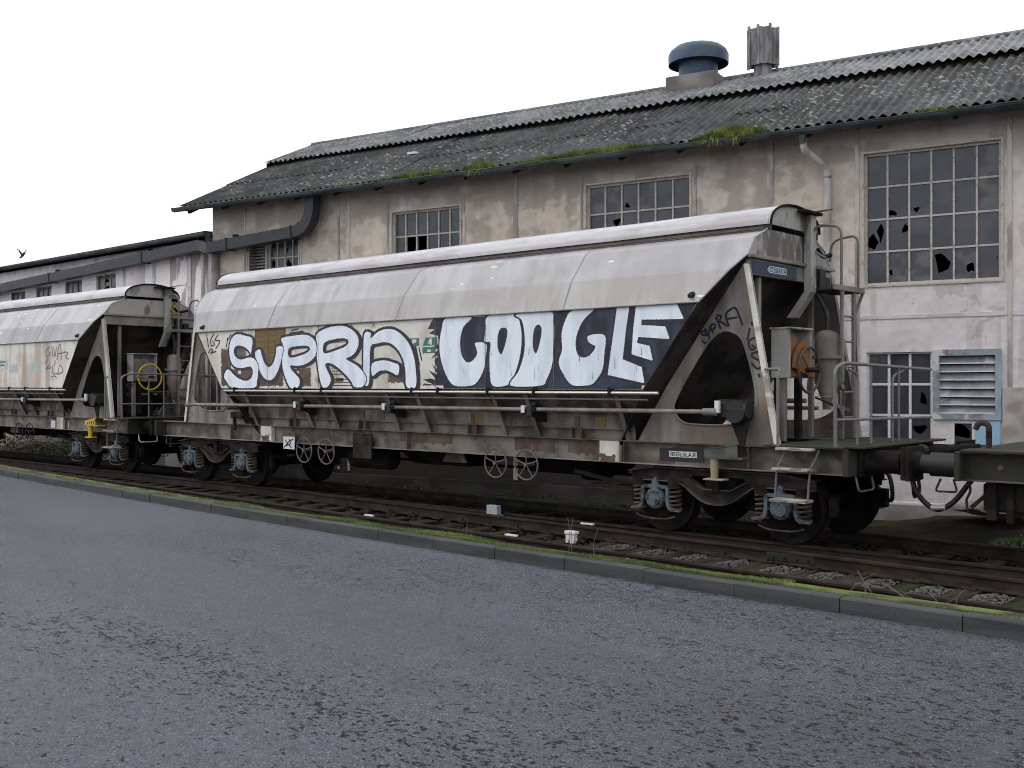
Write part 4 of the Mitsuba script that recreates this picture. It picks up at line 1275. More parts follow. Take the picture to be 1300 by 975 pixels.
# bogies
def bogie(uc):
    g = K.name('bogie')
    for sg in (-1, 1):
        up = [(-1.32, 0.80), (-1.32, 0.70), (-0.62, 0.70), (-0.50, 0.66), (-0.22, 0.49), (-0.12, 0.455), (0.12, 0.455), (0.22, 0.49), (0.50, 0.66), (0.62, 0.70), (1.32, 0.70), (1.32, 0.80), (0.85, 0.86), (-0.85, 0.86)]
        low = [(-0.42, 0.73), (-0.20, 0.61), (0.20, 0.61), (0.42, 0.73), (0.36, 0.78), (-0.36, 0.78)]
        bl = [tuple(q) for q in smoothpath([(-0.64, 0.70), (-0.53, 0.685), (-0.40, 0.605), (-0.24, 0.495), (-0.09, 0.445), (0.09, 0.445), (0.24, 0.495), (0.40, 0.605), (0.53, 0.685), (0.64, 0.70)], 3)]
        up = [(-1.32, 0.80), (-1.32, 0.70)] + bl + [(1.32, 0.70), (1.32, 0.80), (0.85, 0.86), (-0.85, 0.86)]
        fr = prismV(polyg(up, [low[::-1]]), sg * 1.00 - .012, sg * 1.00 + .012)
        belly = smoothpath([(-0.64, 0.697), (-0.53, 0.683), (-0.40, 0.603), (-0.24, 0.493), (-0.09, 0.443), (0.09, 0.443), (0.24, 0.493), (0.40, 0.603), (0.53, 0.683), (0.64, 0.697)], 3)
        fl = [plate([(a[0], sg * 1.0 - .08, a[1]), (b[0], sg * 1.0 - .08, b[1]), (b[0], sg * 1.0 + .08, b[1]), (a[0], sg * 1.0 + .08, a[1])], -.012) for a, b in zip(belly, belly[1:])]
        fl += [box((s * 0.64, sg * 1.0 - .08, 0.686), (s * 1.33, sg * 1.0 + .08, 0.698)) for s in (-1, 1)]
        tops = [(-1.33, 0.80), (-0.85, 0.862), (0.85, 0.862), (1.33, 0.80)]
        fl += [plate([(a[0], sg * 1.0 - .09, a[1]), (b[0], sg * 1.0 - .09, b[1]), (b[0], sg * 1.0 + .09, b[1]), (a[0], sg * 1.0 + .09, a[1])], .012) for a, b in zip(tops, tops[1:])]
        fl += [plate([(a[0], sg * 1.0 - .06, a[1]), (b[0], sg * 1.0 - .06, b[1]), (b[0], sg * 1.0 + .06, b[1]), (a[0], sg * 1.0 + .06, a[1])], .010) for a, b in ((low[0], low[1]), (low[1], low[2]), (low[2], low[3]))]
        def mv(ms): return [q.copy().apply_translation((uc, 0, 0)) for q in ms]
        K.add('side_frame', mv([fr]), 'bogie_grime', g)
        K.add('frame_flange', mv(fl), 'bogie_flange', g)
        K.add('side_bearer', mv([box((-.12, sg * .98 - .10, 0.86), (.12, sg * .98 + .10, 0.905)), box((-.05, sg * 1.05 - .03, 0.60), (.05, sg * 1.05 + .03, 0.86))]), 'under_grime', g)
        for s in (-0.9, 0.9):
            c = uc + s
            vb = sg * 1.02
            dome = turned(lathe([(0.0, 0.0), (0.132, 0.0), (0.132, 0.025), (0.110, 0.032), (0.098, 0.055), (0.0, 0.058)], 20), '-v' if sg < 0 else 'v', (c, vb + sg * 0.060, 0.460))
            yoke = prismV(polyg([(c - .215, .44), (c + .215, .44), (c + .215, .60), (c + .18, .63), (c + .05, .64), (c + .022, .73), (c - .022, .73), (c - .05, .64), (c - .18, .63), (c - .215, .60)], [[(c - .170, .445), (c - .170, .59), (c + .170, .59), (c + .170, .445)]]), vb + sg * .02, vb + sg * .075)
            core = prismV(Point(c, .46).buffer(.140, 6), vb - sg * .05, vb + sg * .05)
            legs = [prismV(polyg([(c + q * .165, .45), (c + q * .215, .45), (c + q * .23, .40), (c + q * .27, .350), (c + q * .38, .325), (c + q * .38, .300), (c + q * .24, .300), (c + q * .185, .36)]), vb + sg * .022, vb + sg * .077) for q in (-1, 1)]
            K.add('axlebox', [dome, yoke, core] + legs, 'axle_paint', g, smooth=30)
            K.add('stirrup', tube(smoothpath([(c - .30, vb + sg * .05, .235), (c - .15, vb + sg * .06, .195), (c + .15, vb + sg * .06, .195), (c + .30, vb + sg * .05, .235)], 4), 0.012, 6), 'bogie_flange', g)
            for so in (-.275, .275):
                th = np.linspace(0, 2 * math.pi * 5.2, 80)
                K.add('spring', tube(np.stack([c + so + .078 * np.cos(th), vb + .078 * np.sin(th), .335 + .30 * th / th[-1]], 1), .0165, 6), 'spring_steel', g, smooth=40)
                K.add('spring_cap', cyl((c + so, vb, .62), (c + so, vb, .70), .10, 14), 'under_grime', g, smooth=40); K.add('spring_seat', cyl((c + so, vb, .318), (c + so, vb, .338), .10, 14), 'brown_patch', g, smooth=40)
    for s in (-0.9, 0.9):
        wsn = K.name('wheelset', g)
        prof = [(0.0, -.02), (.12, -.09), (.12, -.03), (.36, -.022), (.39, -.068), (.445, -.068), (.452, .035), (.478, .055), (.470, .068), (.39, .068), (.36, .022), (.12, .06), (.12, .09), (0, .09)]
        for sg in (-1, 1):
            K.add('wheel', turned(lathe([(r, z) for r, z in prof], 40), 'v' if sg < 0 else '-v', (uc + s, sg * 0.752, 0.452)), 'wheel_steel', g, smooth=30)
        K.add('axle', cyl((uc + s, -1.0, .452), (uc + s, 1.0, .452), .08, 14), 'under_grime', g, smooth=40)
        for q in (-.52, .52):
            for sg in (-1, 1): K.add('brake_shoe', box((uc + s + q - .05, sg * .75 - .05, .36), (uc + s + q + .05, sg * .75 + .05, .60), .01), 'under_grime', g)
    K.add('bolster', box((uc - .22, -.95, .52), (uc + .22, .95, .84)), 'under_grime', g)
    for q in (-.30, .30): K.add('brake_beam', cyl((uc + q, -.8, .40), (uc + q, .8, .40), .035, 8), 'under_grime', g)


B['bogie_flange'] = principled(lambda p, n, uv: mix(C(0.095, 0.082, 0.072), C(0.042, 0.035, 0.030), smoothstep(0.35, 0.65, fbm(p.x * 6, p.y * 6, p.z * 6, 4))), 0.65, 0.15)
B['spring_steel'] = principled(lambda p, n, uv: mix(C(0.10, 0.075, 0.058), C(0.045, 0.034, 0.028), smoothstep(0.35, 0.65, fbm(p.x * 9, p.y * 9, p.z * 9, 3))), 0.7, 0.12)
B['wheel_steel'] = principled(lambda p, n, uv: mix(C(0.019, 0.016, 0.014), C(0.009, 0.008, 0.0075), smoothstep(0.35, 0.65, fbm(p.x * 6, p.y * 6, p.z * 6, 4))), 0.8, 0.06)
bogie(-5.6)
bogie(5.6)

# ---- the platform end with brake gear (only at +u)
K.add('platform', box((6.40, -1.33, 1.207), (7.40, 1.33, 1.232), 0.004), 'mossy_deck', label='moss grown end platform')
K.add('platform_lip', box((7.40, -1.30, 1.222), (7.62, 1.30, 1.245), 0.004), 'mossy_deck')
# pillar from the ridge down, with its kinked foot
K.add('pillar', [box((6.125, 0.29, 3.16), (6.235, 0.44, 4.20), 0.008), trimesh.convex.convex_hull(np.array([(u + du, v, w) for u, w in ((6.125, 3.17), (5.88, 2.84)) for du in (0, .11) for v in (.29, .44)]))], 'end_light', label='pale box pillar down the middle of the wagon end')
K.add('vent_hood', [box((6.16, 0.02, 4.18), (6.30, 0.50, 4.22), 0.01), plate([(6.13, 0.30, 4.20), (6.34, 0.30, 4.20), (6.34, 0.72, 4.29), (6.13, 0.72, 4.29)], 0.012)], 'under_grime')
K.add('lid_lever', [tube(smoothpath([(6.22, 0.50, 3.75), (6.24, 0.62, 3.66), (6.24, 0.85, 3.70)], 4), 0.03, 8)], 'under_grime')
K.add('lid_gear', [box((6.13, 0.55, 3.22), (6.24, 0.72, 3.48), 0.01), box((6.13, 0.78, 3.22), (6.22, 0.90, 3.40), 0.01)], 'dark_steel')
# upper walkway with hoops, ladder
wk = K.name('walkway')
K.add('grating', box((6.14, 0.42, 3.190), (6.62, 1.02, 3.215), 0.003), 'mossy_deck', wk)
K.add('edge', box((6.62, 0.10, 3.165), (6.645, 1.03, 3.235), 0.004), 'end_paint', wk)
K.add('edge', box((6.14, 1.02, 3.170), (6.62, 1.045, 3.232), 0.004), 'end_paint', wk)
K.add('strut', bar((6.60, 0.80, 3.17), (6.52, 1.10, 1.23), 0.035, 0.035), 'end_paint', wk)
for vv, k_ in ((0.40, 0), (0.92, 1)):
    pts = roundpath([(6.60, vv, 3.2), (6.60, vv, 4.02), (6.22, vv - .02, 4.05), (6.20, vv - .02, 3.72), (6.34, vv + .10, 3.62)] if k_ == 0 else [(6.60, vv, 3.2), (6.60, vv, 3.96), (6.22, vv + .0, 3.90), (6.20, vv, 3.62)], 0.14, 7)
    K.add('hoop_rail', tube(pts, 0.019, 8), 'handrail_paint', smooth=40)
ld = K.name('ladder')
for vv, top_ in ((0.40, 3.2), (0.75, 3.16)):
    K.add('stile', box((6.585, vv - .022, 1.24), (6.63, vv + .022, top_), 0.005), 'end_paint', ld)
for z in np.arange(1.52, 3.1, 0.33):
    K.add('rung', cyl((6.607, 0.42, z), (6.607, 0.73, z), 0.014, 8), 'handrail_paint', ld)
K.add('ladder_bracket', [bar((6.60, 0.75, 2.80), (6.62, 1.02, 3.17), 0.03, 0.03)], 'end_paint')
# brake box with handwheel
bx = K.name('brake_box')
K.add('housing', [box((6.13, -0.62, 2.03), (6.18, -0.02, 2.64), 0.006), box((6.13, -0.62, 2.03), (6.39, -0.60, 2.64), 0.006), box((6.13, -0.04, 2.03), (6.39, -0.02, 2.64), 0.006), box((6.11, -0.63, 2.64), (6.41, -0.01, 2.665), 0.006)], 'end_light', bx)
K.add('panel', box((6.34, -0.59, 2.05), (6.36, -0.36, 2.54), 0.004), 'orange_paint', bx)
K.add('gear_plate', prismU(polyg([(-0.58, 2.16), (0.0, 2.02), (0.03, 2.14), (-0.12, 2.18), (-0.14, 2.44), (-0.28, 2.52), (-0.46, 2.42), (-0.56, 2.30)]), 6.395, 6.42), 'orange_paint', bx)
K.add('leg', box((6.20, -0.56, 1.235), (6.28, -0.48, 2.03), 0.006), 'end_paint', bx)
K.add('leg', box((6.20, -0.14, 1.235), (6.28, -0.06, 2.03), 0.006), 'under_grime', bx)
K.add('back_panel', box((6.17, -0.62, 1.3), (6.19, -0.30, 2.03)), 'under_grime', bx)
hw = K.name('brake_wheel')
ring, sp, hub = handwheel((6.46, -0.24, 2.13), 0.29, 3, 'u', 0.017)
K.add('rim', ring, 'brake_wheel_paint', hw, smooth=40)
for q in sp: K.add('spoke', q, 'brake_wheel_paint', hw)
K.add('hub', hub, 'dark_steel', hw, smooth=40)
B['brake_wheel_paint'] = principled((0.055, 0.038, 0.028), 0.5, 0.4)
# filter vessel with flange on the platform
fv = K.name('pressure_vessel')
K.add('shell', lathe([(0.0, 1.62), (0.05, 1.62), (0.06, 1.72), (0.16, 1.98), (0.16, 2.56), (0.12, 2.63), (0.05, 2.66), (0.0, 2.66)], 22).apply_translation((6.40, 0.40, 0)), 'end_paint', fv, smooth=30)
K.add('flange', lathe([(0.0, 2.285), (0.215, 2.285), (0.215, 2.325), (0.0, 2.325)], 24).apply_translation((6.40, 0.40, 0)), 'end_paint', fv, smooth=30)
K.add('pipe', tube(smoothpath([(6.40, 0.40, 2.65), (6.40, 0.42, 2.85), (6.30, 0.46, 3.05), (6.18, 0.50, 3.20)], 4), 0.035, 8), 'dark_steel', fv, smooth=40)
K.add('foot', [bar((6.40, 0.40, 1.72), (6.52, 0.80, 1.60), 0.05, 0.05), bar((6.48, -0.25, 1.80), (6.56, 0.55, 1.79), 0.05, 0.012)], 'end_paint', fv)
K.add('drain_hose', tube(smoothpath([(6.48, -0.1, 1.78), (6.55, 0.1, 1.72), (6.60, 0.3, 1.62), (6.62, 0.32, 1.45), (6.60, 0.1, 1.40)], 5), 0.014, 7), 'rubber', smooth=40)
# handrails round the platform
for (a, b_) in ((-1.30, 1.30),):
    rl = K.name('end_handrail')
    K.add('top_bar', tube(roundpath([(7.33, -1.38, 1.24), (7.33, -1.40, 2.13), (7.33, -1.15, 2.195), (7.33, 1.55, 2.15)], 0.10, 7), 0.021, 9), 'handrail_paint', rl, smooth=40)
    K.add('lower_bar', tube([(7.33, -1.385, 1.545), (7.33, 1.55, 1.515)], 0.017, 8), 'handrail_paint', rl, smooth=40)
    for vv, dd in ((-0.40, .0), (0.45, .0)):
        K.add('post', tube([(7.33, vv, 1.24), (7.33, vv, 2.17)], 0.016, 8), 'handrail_paint', rl, smooth=40)
    for vv in (-0.75, 0.30):
        K.add('hoop', tube(roundpath([(7.31, vv, 1.24), (7.31, vv, 2.08), (7.31, vv - .28, 2.13)] if vv < 0 else [(7.31, vv, 1.24), (7.31, vv, 2.05), (7.31, vv + .45, 2.15)], 0.09, 6), 0.016, 8), 'handrail_paint', rl, smooth=40)
    K.add('chain_hook', [tube(smoothpath([(7.34, -1.28, 1.93), (7.34, -1.20, 1.98), (7.34, -1.14, 1.93), (7.34, -1.20, 1.88)], 4, True), 0.010, 6, True), tube([(7.34, -1.20, 1.88), (7.34, -1.20, 1.70)], 0.010, 6)], 'dark_steel', rl)
K.add('step_rail', tube(roundpath([(6.63, -1.40, 1.22), (6.63, -1.40, 2.06), (6.63, -1.33, 2.13), (6.40, -1.27, 2.13)], 0.09, 6), 0.019, 8), 'handrail_paint', smooth=40)
st_ = K.name('footstep')
for z, d_ in ((1.19, 0.0), (0.95, -.05), (0.585, -.08)):
    K.add('tread', box((6.60 + d_, -1.42, z - .012), (7.06 + d_, -1.20, z + .022), 0.006), 'tread_wood', st_)
for uu in (6.575, 6.99):
    K.add('hanger', tube(smoothpath([(uu + .10, -1.28, 1.20), (uu + .06, -1.30, 1.08), (uu, -1.31, 0.94), (uu - .03, -1.31, 0.59)], 4), 0.014, 7), 'handrail_paint', st_, smooth=40)
B['tread_wood'] = principled(lambda p, n, uv: mix(C(0.33, 0.315, 0.29), C(0.15, 0.125, 0.10), smoothstep(0.40, 0.62, fbm(p.x * 9, p.y * 9, p.z * 30, 4))), 0.7, 0.3)
# jacking bracket on the solebar
jb = K.name('jacking_bracket')
K.add('roof', plate([(5.60, -1.34, 1.135), (6.05, -1.34, 1.21), (6.05, -1.09, 1.21), (5.60, -1.09, 1.135)], 0.012), 'bracket_paint', jb)
K.add('side', [prismV(polyg([(5.60, 1.055), (6.06, 1.055), (6.06, 1.205), (5.60, 1.13)]), -1.338, -1.328), box((5.60, -1.33, 1.035), (6.12, -1.10, 1.058))], 'bracket_paint', jb)
K.add('pin', [cyl((5.70, -1.26, 0.78), (5.70, -1.26, 1.04), 0.045, 10, 0.06), box((5.58, -1.34, 0.765), (5.86, -1.18, 0.785), 0.004)], 'jack_pin', jb, smooth=40)
B['bracket_paint'] = principled(lambda p, n, uv: mix(C(0.085, 0.088, 0.075), C(0.045, 0.048, 0.04), smoothstep(0.35, 0.65, fbm(p.x * 6, p.y * 6, p.z * 6, 4))), 0.6, 0.35)
B['jack_pin'] = principled((0.27, 0.24, 0.145), 0.6, 0.3)
# shutter gear at the platform end
sgr = K.name('shutter_gear')
K.add('motor', [cyl((5.90, -1.30, 1.64), (6.20, -1.30, 1.64), 0.105, 12), box((5.86, -1.40, 1.54), (5.95, -1.16, 1.74), 0.015), cyl((6.05, -1.40, 1.62), (6.05, -1.15, 1.62), 0.14, 16)], 'dark_steel', sgr, smooth=30)
K.add('coupling', [cyl((5.66, -1.45, 1.612), (5.84, -1.45, 1.615), 0.05, 10)], 'end_paint', sgr, smooth=40)
K.add('tag_plate', box((5.82, -1.47, 1.60), (5.88, -1.42, 1.75), 0.004), 'white_paint', sgr)
K.add('bracket', prismV(polyg([(5.95, 1.50), (6.20, 1.50), (6.14, 1.206), (6.08, 1.206)]), -1.31, -1.29), 'under_grime', sgr)
K.add('cross_shaft', tube([(5.0, 0.0, 1.72), (6.3, 0.0, 1.74)], 0.03, 8), 'frame_paint')
for uu, sg in ((5.50, -1), (-5.42, -1)):
    K.add('hood_plug', [cyl((uu, sg * 1.38, 3.07), (uu, sg * 1.475, 3.05), 0.042, 12), cyl((uu, sg * 1.44, 3.06), (uu, sg * 1.52, 3.04), 0.028, 10)], 'black_ink', smooth=40)
# gear at the closed end
K.add('end_lever', [bar((-5.95, -1.45, 1.50), (-5.90, -1.40, 1.85), 0.03, 0.03), cyl((-6.02, -1.45, 1.56), (-5.86, -1.45, 1.565), 0.045, 10)], 'end_paint')
K.add('valve_gear', [box((-4.75, -1.30, 1.32), (-4.40, -1.16, 1.44), 0.012), cyl((-4.9, -1.24, 1.50), (-4.5, -1.24, 1.52), 0.03, 8), box((-4.62, -1.33, 1.10), (-4.58, -1.27, 1.35))], 'bogie_grime')

# ------------------------------------------------------------------ the two wagons
hopper = thing('hopper_wagon', 'long grey bulk hopper wagon sprayed with pale blue bubble letters along its side', 'freight wagon', 'grey hopper wagons coupled in a train')
M1 = wagon_matrix(-12.5)
K.stamp(hopper, M1, {})
hopper2 = thing('hopper_wagon', 'second grey hopper wagon with streaky hood, yellow brake wheel and thin violet tags', 'freight wagon', 'grey hopper wagons coupled in a train')
M2 = wagon_matrix(-28.5)
K.stamp(hopper2, M2, {'body_paint': 'body_paint_rusty', 'brake_wheel_paint': 'yellow_paint', 'brake_box__panel': 'end_paint', 'brake_box__gear_plate': 'yellow_paint', 'bracket_paint': 'yellow_paint', 'jack_pin': 'yellow_paint',
                      'dark_handwheel': 'violet_ink', 'shunter_grip_001': 'white_paint', 'shunter_grip': 'white_paint', 'orange_paint': 'yellow_paint'},
        drop=('brake_box__gear_plate', 'overpainted_patch', 'data_plate', 'number_board', 'lettering', 'gear_box'))
labels[hopper2 + '__brake_wheel__rim'] = {'label': 'yellow painted brake wheel rim'}
labels[hopper2 + '__jacking_bracket__roof'] = {'label': 'yellow and black striped bracket'}
sw = {'label': 'yellow and black striped bracket'}
for i in range(4):
    x0 = 5.66 + i * 0.10
    obj('warning_stripe', prismV(polyg([(x0, 1.065), (x0 + .045, 1.065), (x0 + .095, 1.125 + .016 * i), (x0 + .05, 1.118 + .016 * i)]), -1.3415, -1.3385), 'black_ink', hopper2, M=M2)

# blue board with a white label on the beam of the first wagon
obj('sign_board', box((6.126, -1.10, 3.315), (6.134, 0.07, 3.475), 0.002), 'sign_blue', hopper, M=M1, label='dark blue board under the hood end')
obj('sign_frame', [prismU(polyg([(-0.72, 3.385), (-0.66, 3.435), (-0.22, 3.435), (-0.22, 3.350), (-0.66, 3.350)]).difference(polyg([(-0.70, 3.387), (-0.655, 3.427), (-0.23, 3.427), (-0.23, 3.358), (-0.655, 3.358)])), 6.134, 6.137),
                   prismU(sbox(-0.335, 3.358, -0.325, 3.427), 6.134, 6.137)], 'white_paint', hopper, M=M1)
x = meshkit.text_mesh('MEFEI E', 0.05, 0.003, True)
q = x.vertices
obj('sign_lettering', trimesh.Trimesh(np.stack([6.134 + q[:, 2], -0.68 + q[:, 0] * 0.43 / x.bounds[1][0], 3.367 + q[:, 1]], 1), x.faces, process=False), 'pale_blue_ink', hopper, M=M1)
# warning triangle on the end of the second wagon
obj('warning_sign', prismU(polyg([(0.40, 3.59), (0.78, 3.59), (0.59, 3.88)]), 6.10, 6.108), 'black_ink', hopper2, M=M2)
obj('warning_sign', prismU(polyg([(0.43, 3.605), (0.75, 3.605), (0.59, 3.85)]), 6.108, 6.112), 'yellow_paint', hopper2, M=M2, label='yellow electricity warning triangle on the wagon end')
obj('warning_flash', prismU(polyg([(0.60, 3.79), (0.56, 3.71), (0.60, 3.71), (0.585, 3.64), (0.64, 3.735), (0.595, 3.735)]), 6.112, 6.114), 'black_ink', hopper2, M=M2)
# ------------------------------------------------------------------ paint on the sides: letters, tags, patches
VP = -1.470


def sm(pts, k=5): return Polygon(smoothpath(pts, k, True)).buffer(0)


def corner(pts): return Polygon(pts).buffer(0).buffer(-.012).buffer(.024).buffer(-.012)


